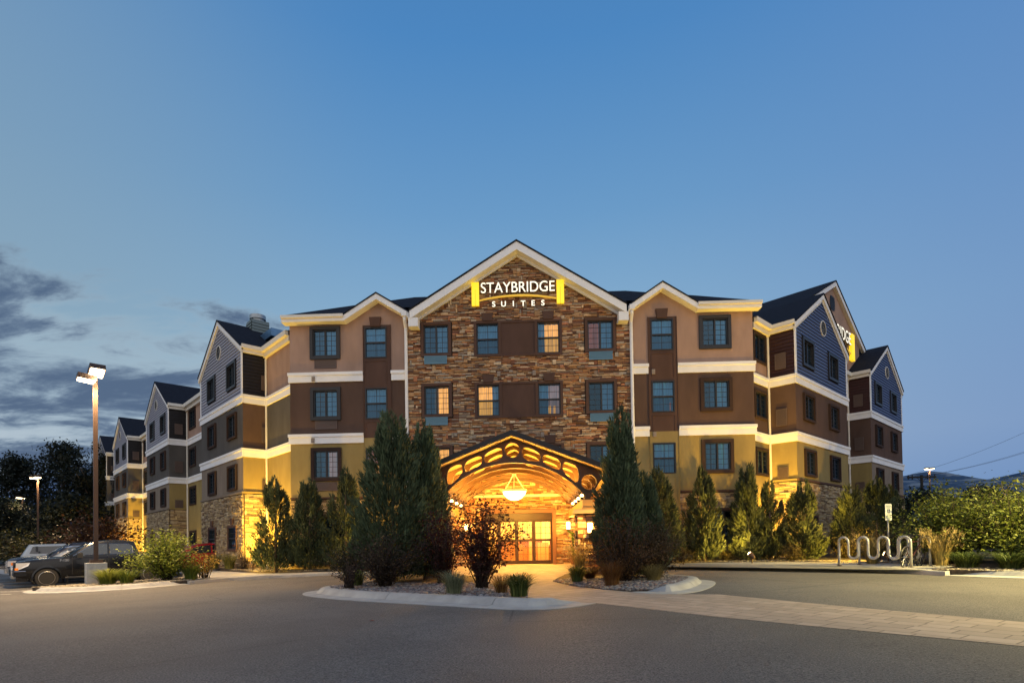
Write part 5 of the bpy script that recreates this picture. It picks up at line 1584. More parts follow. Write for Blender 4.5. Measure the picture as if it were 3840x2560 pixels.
shrub(-43, 47, -.3, 'dark olive bush behind the white camper shell', seed=82, h=2.9, r=3.4, nb=44, nl=60, ls=.26, up=.1, col=(.02, .022, .008), col2=(.06, .06, .02))
for i, (x, y, h, r, lab) in enumerate(((30, 44, 4.3, 3.0, 'dark tree just right of the hotel end wall'), (36, 46, 4.6, 3.0, 'dark tree under the utility pole'), (33.5, 38, 3.7, 2.6, 'dark tree behind the bare branched tree'), (39, 40, 5.9, 2.8, 'dark tree at the right picture edge'))):
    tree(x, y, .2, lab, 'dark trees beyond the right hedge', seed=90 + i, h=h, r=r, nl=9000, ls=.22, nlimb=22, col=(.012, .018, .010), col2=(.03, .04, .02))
def bare_tree(x, y, z, seed, h, label):
    rng = random.Random(seed); mb = MB()
    def br(p, d, l, r, lev):
        q = p + d * l
        m = p + d * l * .5 + Vector((rng.uniform(-.1, .1), rng.uniform(-.1, .1), .05)) * l
        mb.tube([p, m, q], [r, r * .8, r * .55], 6)
        if lev == 0: return
        for _ in range(rng.choice((2, 3, 3))):
            nd = (d + Vector((rng.uniform(-1, 1), rng.uniform(-1, 1), rng.uniform(-.25, .6)))).normalized()
            br(q - d * l * rng.uniform(0, .3), nd, l * rng.uniform(.65, .95), r * .55, lev - 1)
    br(Vector((0, 0, 0)), Vector((.05, 0, 1)), h * .42, .06, 4)
    o = tag(mb.build('bare_tree', mat('pale_bark', (.24, .17, .11), .85), None), label, 'tree', 'bare branched trees above the right hedge')
    o.location = (x, y, z)
bare_tree(17.2, 21.2, .35, 3, 2.2, 'bare branching tree rising from the right hedge')
bare_tree(20.6, 21.4, .35, 9, 2.5, 'bare branching tree at the right picture edge')
mb = MB(); mb.quad((-.06, 0, .004), (-.01, -.035, .014), (.055, .0, .006), (0, .04, .016))
o = tag(mb.build('fallen_leaf', mat('red_leaf', (.20, .04, .02), .7), None), 'small red fallen leaf lying on the asphalt in front of the left island', 'leaf')
o.location = (-2.75, 9.6, G(-2.75) + .004)
# ------------------------------------------------------------------ mountains
def mountains():
    rng = np.random.default_rng(3)
    nx, ny = 120, 24; mb = MB()
    xs = np.linspace(-2600, 4200, nx); ys = np.linspace(2600, 4600, ny)
    n1 = rng.normal(size=(8, 3))
    def h(x, y):
        t = (y - 2600) / 2000
        r = 0
        for k in range(8): r += math.sin(x * .0011 * (k + 1) * (1 + .2 * n1[k, 0]) + y * .0016 * (k + 1) * n1[k, 1] + n1[k, 2] * 9) / (k + 1) ** 1.05
        return max(0., (450 + 55 * r) * math.sin(min(1, t * 1.25) * PI / 2)) * (1. if x > 300 else max(.12, 1 + (x - 300) / 900))
    V = [(x, y, h(x, y)) for y in ys for x in xs]
    F = [(j * nx + i, j * nx + i + 1, (j + 1) * nx + i + 1, (j + 1) * nx + i) for j in range(ny - 1) for i in range(nx - 1)]
    mb.add(V, F)
    m = bpy.data.materials.new('hazy_mountain_slope'); m.use_nodes = True
    T = NT(m.node_tree); p = m.node_tree.nodes['Principled BSDF']
    tc = T.n('ShaderNodeTexCoord').outputs['Object']
    n = T.noise(T.mapping(tc, sc=(1, 1.4, 3)), .006, 7, .65)
    T.l(T.mix(T.smooth(n, .45, .62), (.05, .085, .14), (.20, .23, .26)), p.inputs['Base Color'])  # blue air haze put into the slope colours
    p.inputs['Roughness'].default_value = 1; p.inputs['Specular IOR Level'].default_value = 0
    o = mb.build('hills', m, None, True)
    struct(o)
mountains()
# ================================================================== STREET FURNITURE
def lamp_post(x, y, z, h, heads, label, w=.14, base=True, power=900, grp='parking lot lamp posts', emis=60, col=(1, .66, .32), arm=0., cone=142):
    root = thing('lamp_post', label, 'lamp post', (x, y, z), PI / 4, grp)
    heads = [(a - PI / 4, b, c) for a, b, c in heads]
    b0 = 0
    if base:
        b0 = .85
        mb = MB(); mb.box(-.32, .32, -.32, .32, -.25, .85)
        for k in range(1, 3): mb.box(-.325, .325, -.325, .325, k * .29 - .006, k * .29 + .004)
        ob = mb.build('concrete_base', mat('cast_concrete', (.40, .40, .38), .85, var=.2, vscale=5, bump=.35, bscale=35), root, world=False)
        bv = ob.modifiers.new('b', 'BEVEL'); bv.width = .02; bv.segments = 2
        mb = MB(); mb.box(-.2, .2, -.2, .2, .85, .97); mb.build('base_plate', M_BRONZE, root, world=False)
    mb = MB(); mb.box(-w / 2, w / 2, -w / 2, w / 2, b0, h - .1); mb.build('pole', M_BRONZE, root, world=False)
    for i, (az, tilt, dz) in enumerate(heads):
        d = Vector((math.cos(az), math.sin(az), 0)); s = Vector((-d.y, d.x, 0))
        c = Vector((0, 0, h + dz)) + d * (.27 + arm)
        u = (d * math.cos(tilt) + Vector((0, 0, math.sin(tilt)))); nrm = s.cross(u) * -1
        if nrm.z < 0: nrm = -nrm
        def P(a, b_, c_): return tuple(c + u * a + s * b_ + nrm * c_)
        mb = MB(); mb.hexa([P(-.30, -.25, -.1), P(.30, -.25, -.1), P(.30, .25, -.1), P(-.30, .25, -.1), P(-.30, -.25, .1), P(.30, -.25, .1), P(.30, .25, .1), P(-.30, .25, .1)])
        mb.tube([Vector((0, 0, h + dz)) , c - u * .28], .035, 6)
        hd = mb.build('lamp_head', M_BRONZE, root, world=False)
        mb = MB(); mb.hexa([P(-.25, -.2, -.15), P(.25, -.2, -.15), P(.25, .2, -.15), P(-.25, .2, -.15), P(-.27, -.22, -.1), P(.27, -.22, -.1), P(.27, .22, -.1), P(-.27, .22, -.1)])
        lens = mb.build('lens', mat('lamp_lens_glow', (1, .9, .7), .3, emit=(1, .80, .48), estr=emis), root, world=False)
        lens.parent = hd
        if power:
            l = spot(hd, tuple(c - nrm * .22), tuple(c - nrm * 3 + u * .2) if not arm else tuple(c - nrm * 3), col, power, cone, .45, .18)
    return root
lamp_post(-16.75, 21.15, -.12, 8.0, ((-.75, .35, .22), (-2.35, .1, -.05)), 'tall square lamp post with two glowing heads on a concrete block', power=4800)
lamp_post(-43.5, 48.3, -.3, 7.9, ((-2.6, 0, 0), (-.9, 0, .05)), 'lamp post with glowing heads farther back in the left lot', base=False, power=1500)
lamp_post(-52, 56, -.3, 6.9, ((PI, .05, 0),), 'farthest left lamp post with a single head', base=False, power=700, w=.14)
lamp_post(55.5, 80, .2, 10.2, ((.0, .1, 0), (PI, .1, 0)), 'distant lamp post with a glowing head beyond the right hedge', base=False, power=1500, emis=90)
# lamp post at the right picture edge: base and stub only, without a head
lamp_post(16.85, 16.4, .30, 2.3, (), 'concrete lamp base with a dark pole stub at the right picture edge', grp='parking lot lamp posts')
lamp_post(21.5, 9.5, .35, 8.0, ((2.8, .02, .1), (2.0, .02, .1)), 'added lamp post out of view at the right, lighting hedge and drive', power=34000, col=(1, .76, .27), cone=138)  # unseen post, added to light the hedge, kerb and drive

def floodlight(x, y, z, tx, ty, tz, w, label, face=None, col=(1, .60, .07), angle=125, emis=120):
    root = thing('floodlight', label, 'floodlight', (x, y, z), 0, 'ground floodlights around the hotel')
    d = (Vector((tx, ty, tz)) - Vector((x, y, z + .25))).normalized()
    mb = MB(); mb.tube([(0, 0, -.1), (0, 0, .14)], .03, 8); mb.tube([(0, 0, .12), (0, 0, .24)], .018, 6)
    mb.build('stake', M_BRONZE, root, world=False)
    c = Vector((0, 0, .27)); 
    mb = MB(); mb.tube([c - d * .14, c - d * .10, c + d * .05, c + d * .12], [.04, .075, .10, .115], 14)
    hd = mb.build('lamp_head', M_BRONZE, root, world=False)
    mb = MB(); mb.tube([c + d * .118, c + d * .14, c + d * .16, c + d * .17], [.10, .09, .06, .02], 14)
    mb.build('lens', mat('flood_lens_glow_%d' % emis, (1, .85, .6), .3, emit=(1, .72, .32), estr=emis), root, world=False).parent = hd
    spot(root, tuple(c + d * .2), tuple(c + d * 3), col, w, angle, .7, .06)
    return root
floodlight(-13.2, 26.3, .17, -13.5, 28.7, 3.3, 3200, 'floodlight lighting the stone return of the first left gable')
floodlight(-14.15, 23.6, .0, -10.6, 26.6, 4.0, 1700, 'dark floodlight on a stake beside the left walkway', emis=3)
floodlight(-6.6, 24.3, .17, -9.0, 26.1, 4.5, 550, 'floodlight at the foot of the left front wall behind the junipers')
floodlight(9.0, 23.3, .28, 6.4, 26.1, 3.9, 1000, 'floodlight at the foot of the right front wall in front of the junipers')
floodlight(13.15, 21.2, .3, 10.6, 25.0, 2.2, 3000, 'floodlight glaring beside the parking sign, behind the bicycle rack', emis=260)
# a second small lamp face of that fitting that looks at the drive
floodlight(11.0, 25.75, .33, 12.1, 27.2, 4.0, 3200, 'floodlight hidden behind the yellow lit juniper, lighting the stone return')
floodlight(-34.4, 46.4, -.1, -36.2, 50.4, 2.8, 4200, 'floodlight lighting the return wall of the third left gable')
floodlight(-24.3, 36.6, .1, -22.6, 38.4, 2.8, 120, 'floodlight in the recess beside the second left gable')
# ------------------------------------------------------------------ bicycle racks
M_GALV = mat('grey_rack_steel', (.40, .40, .39), .45, metal=.35, var=.15, vscale=10)
def rack(a, b, z, label):
    a = Vector((*a, z)); b = Vector((*b, z)); L = (b - a).length; t = (b - a) / L
    na = 4; step = L / (2 * na - 1); r = step / 2
    pts = [a + Vector((0, 0, -.05)), a + Vector((0, 0, .97 - r))]
    for k in range(2 * na - 1):
        c = a + t * (step * (k + .5)); upw = k % 2 == 0
        zc = .97 - r if upw else .25 + r
        ang = np.linspace(PI, 0, 9)
        for q in ang: pts.append(c + t * (r * math.cos(q)) + Vector((0, 0, zc + r * math.sin(q) * (1 if upw else -1))))
        # straight leg comes from joining the arcs
    pts.append(b + Vector((0, 0, -.05)))
    o = thing('bicycle_rack', label, 'bicycle rack', a, 0, 'grey wave bicycle racks')
    mb = MB(); mb.tube([p - a for p in pts], .038, 10)
    mb.build('tube', M_GALV, o, smooth=True, world=False)
    mb = MB()
    for p in (a, b): mb.lathe([(.09, .0), (.09, .012), (.05, .02)], 14, (p - a).x, (p - a).y)
    mb.build('foot_plate', M_BRONZE, o, world=False)
rz = .28
rack((10.72, 20.0), (11.98, 18.2), rz, 'grey wave shaped bicycle rack nearest the kerb')
rack((11.55, 20.25), (12.78, 18.5), rz, 'grey wave shaped bicycle rack behind, with the bicycle')
# ------------------------------------------------------------------ bicycle
def bicycle(x, y, z, rot, label):
    o = thing('bicycle', label, 'bicycle', (x, y, z), rot)
    blk = mat('bicycle_black', (.018, .016, .018), .4); red = mat('bicycle_frame_paint', (.05, .015, .015), .35); met = mat('bike_metal', (.5, .5, .5), .3, metal=.8)
    R = .33
    for wx in (-.52, .52):
        mb = MB(); mb.tube([(wx + R * math.cos(k / 24 * 2 * PI), 0, R + R * math.sin(k / 24 * 2 * PI)) for k in range(24)], .022, 6, closed=True)
        w = mb.build('wheel', blk, o, world=False)
        mb = MB()
        for k in range(12): mb.tube([(wx, .02 * (-1) ** k, R), (wx + (R - .02) * math.cos(k * PI / 6), 0, R + (R - .02) * math.sin(k * PI / 6))], .003, 4)
        mb.tube([(wx, -.05, R), (wx, .05, R)], .02, 8)
        mb.build('spokes', met, o, world=False).parent = w
    mb = MB()
    bb = (-.08, 0, .30); st = (-.20, 0, .80); hd = (.36, 0, .82); hb_ = (.39, 0, .70); rw = (-.52, 0, R)
    for a, b, r in ((bb, st, .018), (st, hd, .018), (bb, hb_, .021), (bb, rw, .012), (st, rw, .010)): mb.tube([a, b], r, 8)
    mb.tube([(.34, 0, .88), (.42, 0, .55), (.52, 0, R)], .016, 8)
    mb.build('frame', red, o, world=False)
    mb = MB(); mb.tube([(.30, -.30, 1.0), (.36, -.12, 1.0), (.36, .12, 1.0), (.30, .30, 1.0)], .015, 8); mb.tube([(.345, 0, .86), (.36, 0, 1.0)], .016, 8); mb.build('handlebar', blk, o, world=False)
    mb = MB(); mb.loft([[(-.36, -.07, .93), (-.36, .07, .93), (-.36, .06, .97), (-.36, -.06, .97)], [(-.22, -.05, .94), (-.22, .05, .94), (-.22, .04, .975), (-.22, -.04, .975)], [(-.08, -.02, .94), (-.08, .02, .94), (-.08, .015, .965), (-.08, -.015, .965)]], True); mb.tube([st, (-.215, 0, .94)], .014, 6); mb.build('saddle', blk, o, world=False)
    mb = MB(); mb.tube([(-.08, -.09, .30), (-.08, .09, .30)], .012, 6); mb.tube([(-.08, -.07, .30), (.02, -.07, .17)], .01, 6); mb.tube([(-.08, .07, .30), (-.18, .07, .43)], .01, 6)
    mb.box(-.03, .07, -.17, -.08, .155, .18); mb.box(-.23, -.13, .08, .17, .42, .445); mb.tube([(-.08 + .09 * math.cos(k / 14 * 2 * PI), -.05, .30 + .09 * math.sin(k / 14 * 2 * PI)) for k in range(14)], .006, 5, closed=True)
    mb.build('pedal', blk, o, world=False)
    o.rotation_euler = (.1, 0, rot)
bicycle(12.2, 18.5, rz, .60, 'dark bicycle parked inside the right end of the bicycle rack')
# ------------------------------------------------------------------ parking sign
def parking_sign(x, y, z, rot):
    o = thing('parking_sign', 'white accessible parking sign on a steel post behind the bicycle racks', 'sign', (x, y, z), rot)
    mb = MB(); mb.tube([(0, .03, -.1), (0, .03, 2.05)], .028, 8); mb.build('post', M_GALV, o, world=False)
    me = stand_up(curve_plate([(-.15 + .02 * (i % 2), 0) for i in range(1)] and [(-.13, -.31), (.13, -.31), (.15, -.29), (.15, .29), (.13, .31), (-.13, .31), (-.15, .29), (-.15, -.29)], [], .012))
    me.materials.clear(); me.materials.append(mat('sign_white', (.72, .74, .66), .5)); pl = link('sign_plate', me, o, loc=(0, 0, 1.83))
    mb = MB(); mb.box(-.062, .062, -.011, -.008, -.03, .11); mb.build('symbol_panel', mat('sign_blue', (.012, .03, .10), .5), pl, world=False)
    mb = MB(); n = 16
    annulus(mb, .0, .022, .024, .034, -.0145, -.012, n); mb.box(-.012, .006, -.0145, -.012, .03, .075); mb.lathe([(.0, -.0145), (.012, -.0145), (.012, -.012)], 10, 0, .088, 'y'); mb.box(-.005, .028, -.0145, -.012, .035, .045); mb.box(.02, .03, -.0145, -.012, -.004, .04)
    mb.build('wheelchair_symbol', mat('sign_symbol_white', (.75, .76, .72), .5), pl, world=False)
    grn = mat('sign_green_ink', (.06, .17, .09), .6)
    for t, zz, sz in (('RESERVED', .215, .05), ('PARKING', .15, .05)):
        me = stand_up(text_mesh(t, sz, .001)); me.materials.clear(); me.materials.append(grn); link('lettering', me, pl, loc=(0, -.0085, zz))
    mb = MB()
    for k in range(4): mb.box(-.10 + .01 * (k % 2), .10 - .015 * (k % 2), -.0085, -.0075, -.10 - k * .045, -.085 - k * .045)
    mb.build('small_print', grn, pl, world=False)
parking_sign(13.25, 21.3, .32, .3)
# ------------------------------------------------------------------ utility pole and wires far right
o = thing('utility_pole', 'dark wooden utility pole with a crossarm beyond the right hedge', 'utility pole', (40.8, 60, .2))
mw = mat('dark_pole_wood', (.02, .018, .016), .9)
mb = MB(); mb.tube([(0, 0, 0), (0, 0, 7.25)], [.16, .13], 8); mb.build('pole', mw, o, world=False)
mb = MB(); mb.box(-1.45, 1.5, -.06, .06, 6.95, 7.12); mb.tube([(-.5, .0, 6.98), (0, -.1, 6.5)], .03, 5); mb.tube([(.5, .0, 6.98), (0, -.1, 6.5)], .03, 5); mb.build('crossarm', mw, o, world=False)
mb = MB()
for x in (-1.35, -.95, .6, .85, 1.35): mb.tube([(x, 0, 7.12), (x, 0, 7.28)], .05, 6); mb.tube([(x, 0, 6.8), (x, 0, 6.95)], .06, 6)
mb.build('insulator', mw, o, world=False)
for k, (x, z, tz) in enumerate(((-1.2, 7.3, 18.5), (1.2, 7.3, 16.0), (.7, 7.2, 15.5))):
    mb = MB(); a = Vector((40.8 + x, 60, .2 + z)); b = Vector((64 + x, 58, tz))
    mb.tube([a + (b - a) * t + Vector((0, 0, -1.2 * 4 * t * (1 - t))) for t in np.linspace(0, 1, 14)], .012, 4)
    tag(mb.build('power_line', mw, None), 'thin power line sloping across the sky at the right', 'wire', 'power lines at the right')
# ================================================================== VEHICLES
M_TYRE = mat('tyre_rubber', (.018, .017, .016), .8); M_RIM = mat('alloy_rim', (.55, .53, .5), .28, metal=.85); M_CHROME = mat('chrome', (.7, .7, .7), .12, metal=1.)
M_CARGLASS = mat('car_window_glass', (.015, .02, .028), .04, spec=.8, coat=.6)
M_WSHIELD = mat('windshield_glass', (.05, .08, .13), .05, spec=1., coat=1.)
M_HLAMP = mat('headlamp_glass', (.55, .56, .58), .1, metal=.3, coat=1.); M_AMBER = mat('amber_lens', (.55, .16, .02), .25, emit=(1, .25, .02), estr=.25); M_RED = mat('red_lens', (.35, .01, .01), .2)
M_BLKPL = mat('black_plastic', (.015, .015, .015), .6)
def interp(tab, x):
    for (a, va), (b, vb) in zip(tab, tab[1:]):
        if a <= x <= b: return va + (vb - va) * (x - a) / max(b - a, 1e-9)
    return tab[0][1] if x < tab[0][0] else tab[-1][1]
def vehicle(kind, o_xy, z, dirv, paint, label, cat, P):
    """local x: nose to tail, y<0: the side that faces the camera, z=0 on the ground"""
    rot = math.atan2(dirv[1], dirv[0])
    root = thing(kind, label, cat, (o_xy[0], o_xy[1], z), rot, P.get('grp'))
    hw = P['hw']; bt = P['belt']; zb = P['zb']
    X = sorted(set([q for q, _ in bt] + list(np.linspace(bt[0][0], bt[-1][0], 26))))
    secs = []
    x0, x1 = bt[0][0], bt[-1][0]
    for x in X:
        zs = interp(bt, x); k = 1 - .10 * max(0, 1 - (x - x0) / .5) ** 2 - .05 * max(0, 1 - (x1 - x) / .4) ** 2
        w = hw * k; b = interp(zb, x)
        half = [(-w * .90, b), (-w * .985, b + .14), (-w, b + (zs - b) * .55), (-w * .975, zs - .10), (-w * .90, zs - .015), (-w * .55, zs + .03)]
        secs.append([(x, y, q) for y, q in half] + [(x, -y, q) for y, q in half[::-1]])
    mb = MB(); mb.loft(secs, close=True)
    body = mb.build('body', paint, root, smooth=True, world=False)
    # wheel arches cut out of the body
    for wx in P['wheels']:
        for sg in (-1, 1):
            cut = MB(); cut.lathe([(P['wr'] * 1.17, sg * (hw - .30)), (P['wr'] * 1.17, sg * (hw + .2))], 28, wx, P['wr'], 'y')
            c = cut.build('cutter', None, root, world=False)
            md = body.modifiers.new('b', 'BOOLEAN'); md.operation = 'DIFFERENCE'; md.object = c; md.solver = 'EXACT'
            dg = bpy.context.evaluated_depsgraph_get()
            me = bpy.data.meshes.new_from_object(body.evaluated_get(dg))
            body.modifiers.clear(); old = body.data; body.data = me; bpy.data.meshes.remove(old)
            bpy.data.objects.remove(c)
    body.data.materials.clear(); body.data.materials.append(paint)
    try: body.data.set_sharp_from_angle(angle=math.radians(35))
    except Exception: pass
    # cabin
    ct = P['cabin']      # (x, z roof) ; starts and ends on the belt
    Xc = sorted(set([q for q, _ in ct] + list(np.linspace(ct[0][0], ct[-1][0], 22))))
    tw = P.get('tw', .80)
    def side_w(x, zz):
        zs = interp(bt, x); zt = P['roof']
        return hw * (.935 + (tw - .935) * max(0, min(1.05, (zz - zs) / max(.2, zt - zs))))
    secs = []
    for x in Xc:
        zs = interp(bt, x) - .04; zt = max(interp(ct, x), zs + .02)
        half = [(-side_w(x, zs), zs), (-side_w(x, zs + (zt - zs) * .8), zs + (zt - zs) * .8), (-side_w(x, zt) * .95, zt - .012), (-side_w(x, zt) * .6, zt + .02)]
        secs.append([(x, y, q) for y, q in half] + [(x, -y, q) for y, q in half[::-1]])
    mb = MB(); mb.loft(secs, close=False)
    cabin = mb.build('cabin', paint, root, smooth=True, world=False)
    try: cabin.data.set_sharp_from_angle(angle=math.radians(40))
    except Exception: pass
    # side windows
    for poly in P['side_windows']:
        for sg in (-1, 1):
            mb = MB(); mb.quad(*[(x, sg * (side_w(x, q) + .008), q) for x, q in poly])
            w = mb.build('side_window', M_CARGLASS, root, world=False)
            if P.get('chrome_line'):
                mb = MB(); pp = [(x, sg * (side_w(x, q) + .012), q) for x, q in poly]
                mb.tube(pp, .008, 4, closed=True); mb.build('window_trim', M_CHROME, root, world=False).parent = w
    # windshield and rear glass lie on the sloping ends of the cabin
    for n, (xa, xb) in (('windshield', P['ws']), ('rear_window', P['rw'])):
        if xa is None: continue
        mb = MB(); m = 8
        rows_ = []
        for i in range(2):
            x = (xa, xb)[i]; zt = interp(ct, x); w = side_w(x, zt) * .90
            dx = -.02 if n == 'windshield' else .02
            rows_.append([(x + dx, -w + 2 * w * k / m, zt + .03 - .012 * (2 * k / m - 1) ** 2 * 2) for k in range(m + 1)])
        for k in range(m): mb.quad(rows_[0][k], rows_[0][k + 1], rows_[1][k + 1], rows_[1][k])
        mb.build(n, M_WSHIELD, root, world=False)
    for wx in P['wheels']:
        for sg in (-1, 1):
            r = P['wr']
            t = MB(); t.lathe([(r * .68, -.13), (r * .94, -.13), (r, -.09), (r, .09), (r * .94, .13), (r * .68, .13)], 32, 0, 0, 'y')
            wh = t.build('wheel', M_TYRE, root, smooth=False, world=False); wh.location = (wx, sg * (hw - .145), r)
            t = MB()
            t.lathe([(r * .70, -.125 * 1), (r * .655, -.135), (r * .62, -.11), (r * .60, .05)], 32, 0, 0, 'y', caps=False)
            for k in range(6):
                a = k * PI / 3 + .3
                q = lambda rr, da, yy: (rr * math.cos(a + da), yy, rr * math.sin(a + da))
                t.hexa([q(.05, -.5, -.10), q(r * .63, -.13, -.125), q(r * .63, .13, -.125), q(.05, .5, -.10), q(.05, -.5, -.06), q(r * .63, -.13, -.08), q(r * .63, .13, -.08), q(.05, .5, -.06)])
            t.lathe([(.075, -.12), (.075, -.05)], 14, 0, 0, 'y')
            rim = t.build('rim', M_RIM, wh, world=False)
            t = MB(); t.lathe([(r * .62, -.03), (r * .62, -.02)], 24, 0, 0, 'y'); t.build('brake_disc', M_BLKPL, wh, world=False)
            if sg > 0: rim.rotation_euler = (0, 0, PI)
    return root, side_w
def extra(root, mb, n, m): return mb.build(n, m, root, world=False)
def car_paint(n, c, metal=.3, rough=.25): return mat(n, c, rough, metal=metal, coat=.35, spec=.3)
BLACK = car_paint('black_car_paint', (.004, .005, .008), 0, .2)
TR = dict(hw=1.0, wheels=(.95, 4.62), wr=.405, roof=1.93,
          belt=[(0, 1.02), (.05, 1.10), (.5, 1.18), (1.55, 1.25), (1.9, 1.26), (4.2, 1.28), (4.35, 1.30), (5.85, 1.32), (5.9, 1.2)],
          zb=[(0, .48), (.4, .36), (1.3, .36), (4.1, .40), (5.9, .5)],
          cabin=[(1.48, 1.22), (2.35, 1.80), (2.62, 1.90), (3.0, 1.94), (3.8, 1.93), (4.05, 1.88), (4.22, 1.30)],
          side_windows=[[(1.82, 1.30), (2.52, 1.78), (3.02, 1.80), (3.02, 1.34), (2.25, 1.33), (2.1, 1.28)], [(3.10, 1.34), (3.10, 1.80), (3.80, 1.78), (3.95, 1.70), (3.98, 1.38), (3.9, 1.34)]],
          ws=(1.55, 2.50), rw=(None, None), chrome_line=True, tw=.80)
# ---- black pickup in front
o0 = np.array([-20.15, 22.8])
t_or = o0 - BV * .95 + AV * 1.0
truck, sw = vehicle('pickup_truck', t_or, -.32, BV, BLACK, 'black crew cab pickup truck parked nose out beside the lime bush', 'pickup truck', TR)
mb = MB()
mb.box(-.10, .12, -.93, .93, .50, .74); mb.box(-.06, .3, -.97, .97, .52, .70); mb.box(-.02, .35, -.80, .80, .28, .50)
extra(truck, mb, 'bumper', BLACK)
mb = MB(); mb.box(-.115, -.10, -.90, .90, .66, .735); mb.tube([(-.08, -.97, .715), (.28, -1.0, .715)], .014, 5); extra(truck, mb, 'bumper_trim', M_CHROME)
mb = MB(); mb.box(-.06, .06, -.66, .66, .74, 1.06)
for k in range(4): mb.box(-.085, -.06, -.66, .66, .77 + k * .075, .80 + k * .075)
extra(truck, mb, 'grille', M_BLKPL)
for sg in (-1, 1):
    mb = MB(); mb.hexa([(-.04, sg * .66, .74), (-.02, sg * .93, .74), (.36, sg * 1.005, .93), (.02, sg * .66, .80), (-.04, sg * .66, 1.05), (-.02, sg * .93, 1.05), (.42, sg * 1.0, 1.06), (.02, sg * .66, 1.06)])
    hl = extra(truck, mb, 'headlight', M_HLAMP)
    mb = MB(); mb.box(-.055, .05, min(sg * .80, sg * .955), max(sg * .80, sg * .955), .76, .85); mb.build('turn_signal', M_AMBER, truck, world=False).parent = hl
    # door mirror
    mb = MB(); mb.loft([[(1.98, sg * 1.0, 1.22), (2.1, sg * 1.0, 1.22), (2.1, sg * 1.0, 1.30), (1.98, sg * 1.0, 1.30)], [(1.92, sg * 1.10, 1.20), (2.12, sg * 1.10, 1.20), (2.12, sg * 1.10, 1.42), (1.94, sg * 1.10, 1.42)], [(1.93, sg * 1.26, 1.20), (2.12, sg * 1.26, 1.20), (2.12, sg * 1.26, 1.42), (1.96, sg * 1.26, 1.40)]], True)
    extra(truck, mb, 'mirror', M_BLKPL)
    mb = MB()
    for x in (2.95, 3.98): mb.box(x - .26, x - .06, min(sg * .985, sg * 1.02), max(sg * .985, sg * 1.02), 1.09, 1.115)
    extra(truck, mb, 'door_handle', M_CHROME)
    mb = MB()
    for x in (1.78, 3.06, 4.10): mb.box(x, x + .012, min(sg * .97, sg * 1.003), max(sg * .97, sg * 1.003), .52, 1.24)
    extra(truck, mb, 'door_seam', M_BLKPL)
    mb = MB(); mb.box(1.55, 4.05, min(sg * .93, sg * 1.08), max(sg * .93, sg * 1.08), .36, .43); extra(truck, mb, 'running_board', M_BLKPL)
    mb = MB(); mb.box(1.55, 4.05, min(sg * 1.078, sg * 1.088), max(sg * 1.078, sg * 1.088), .40, .425); extra(truck, mb, 'step_trim', M_CHROME)
    mb = MB(); mb.box(1.60, 1.63, min(sg * .75, sg * .98), max(sg * .75, sg * .98), .12, .5); extra(truck, mb, 'mud_flap', M_BLKPL)
    mb = MB(); mb.box(5.82, 5.92, min(sg * .82, sg * .97), max(sg * .82, sg * .97), .85, 1.2); extra(truck, mb, 'tail_light', M_RED)
    mb = MB(); n = 22; r0, r1 = .445, .50
    for k in range(n):
        a, b = PI * (k / n * 1.1 - .05), PI * ((k + 1) / n * 1.1 - .05)
        mb.hexa([(.95 + r0 * math.cos(a), sg * .985, .405 + r0 * math.sin(a)), (.95 + r0 * math.cos(b), sg * .985, .405 + r0 * math.sin(b)), (.95 + r1 * math.cos(b), sg * .985, .405 + r1 * math.sin(b)), (.95 + r1 * math.cos(a), sg * .985, .405 + r1 * math.sin(a)),
                 (.95 + r0 * math.cos(a), sg * 1.02, .405 + r0 * math.sin(a)), (.95 + r0 * math.cos(b), sg * 1.02, .405 + r0 * math.sin(b)), (.95 + r1 * math.cos(b), sg * 1.01, .405 + r1 * math.sin(b)), (.95 + r1 * math.cos(a), sg * 1.01, .405 + r1 * math.sin(a))])
    extra(truck, mb, 'wheel_arch_flare', BLACK)
me = stand_up(text_mesh('F-150', .13, .004, 1.05, .004)); me.materials.clear(); me.materials.append(M_CHROME)
link('badge', me, truck, loc=(1.52, -1.006, 1.08))
# ---- vehicles parked behind it
def place(k, dx=0): return o0 + AV * (1.0 + k) + BV * (-.95 + dx)
VG = 'vehicles parked along the left wing'
P2 = dict(hw=.92, wheels=(.95, 3.7), wr=.35, roof=1.66, grp=VG,
          belt=[(0, .80), (.1, .88), (1.1, 1.02), (1.5, 1.05), (4.4, 1.12), (4.65, .95)], zb=[(0, .32), (.5, .25), (4.6, .32)],
          cabin=[(1.15, 1.0), (1.9, 1.46), (2.3, 1.60), (3.0, 1.66), (3.8, 1.60), (4.2, 1.48), (4.6, 1.1)],
          side_windows=[[(1.65, 1.10), (2.05, 1.42), (2.45, 1.53), (2.9, 1.56), (2.9, 1.13)], [(2.98, 1.13), (2.98, 1.56), (3.5, 1.54), (3.9, 1.45), (4.1, 1.3), (3.9, 1.15)]],
          ws=(1.22, 2.15), rw=(3.95, 4.5), tw=.74)
suv, _ = vehicle('parked_suv', place(2.75, -.1), -.33, BV, car_paint('silver_car_paint', (.48, .48, .46), .35, .3), 'silver crossover parked just behind the black pickup', 'car', P2)
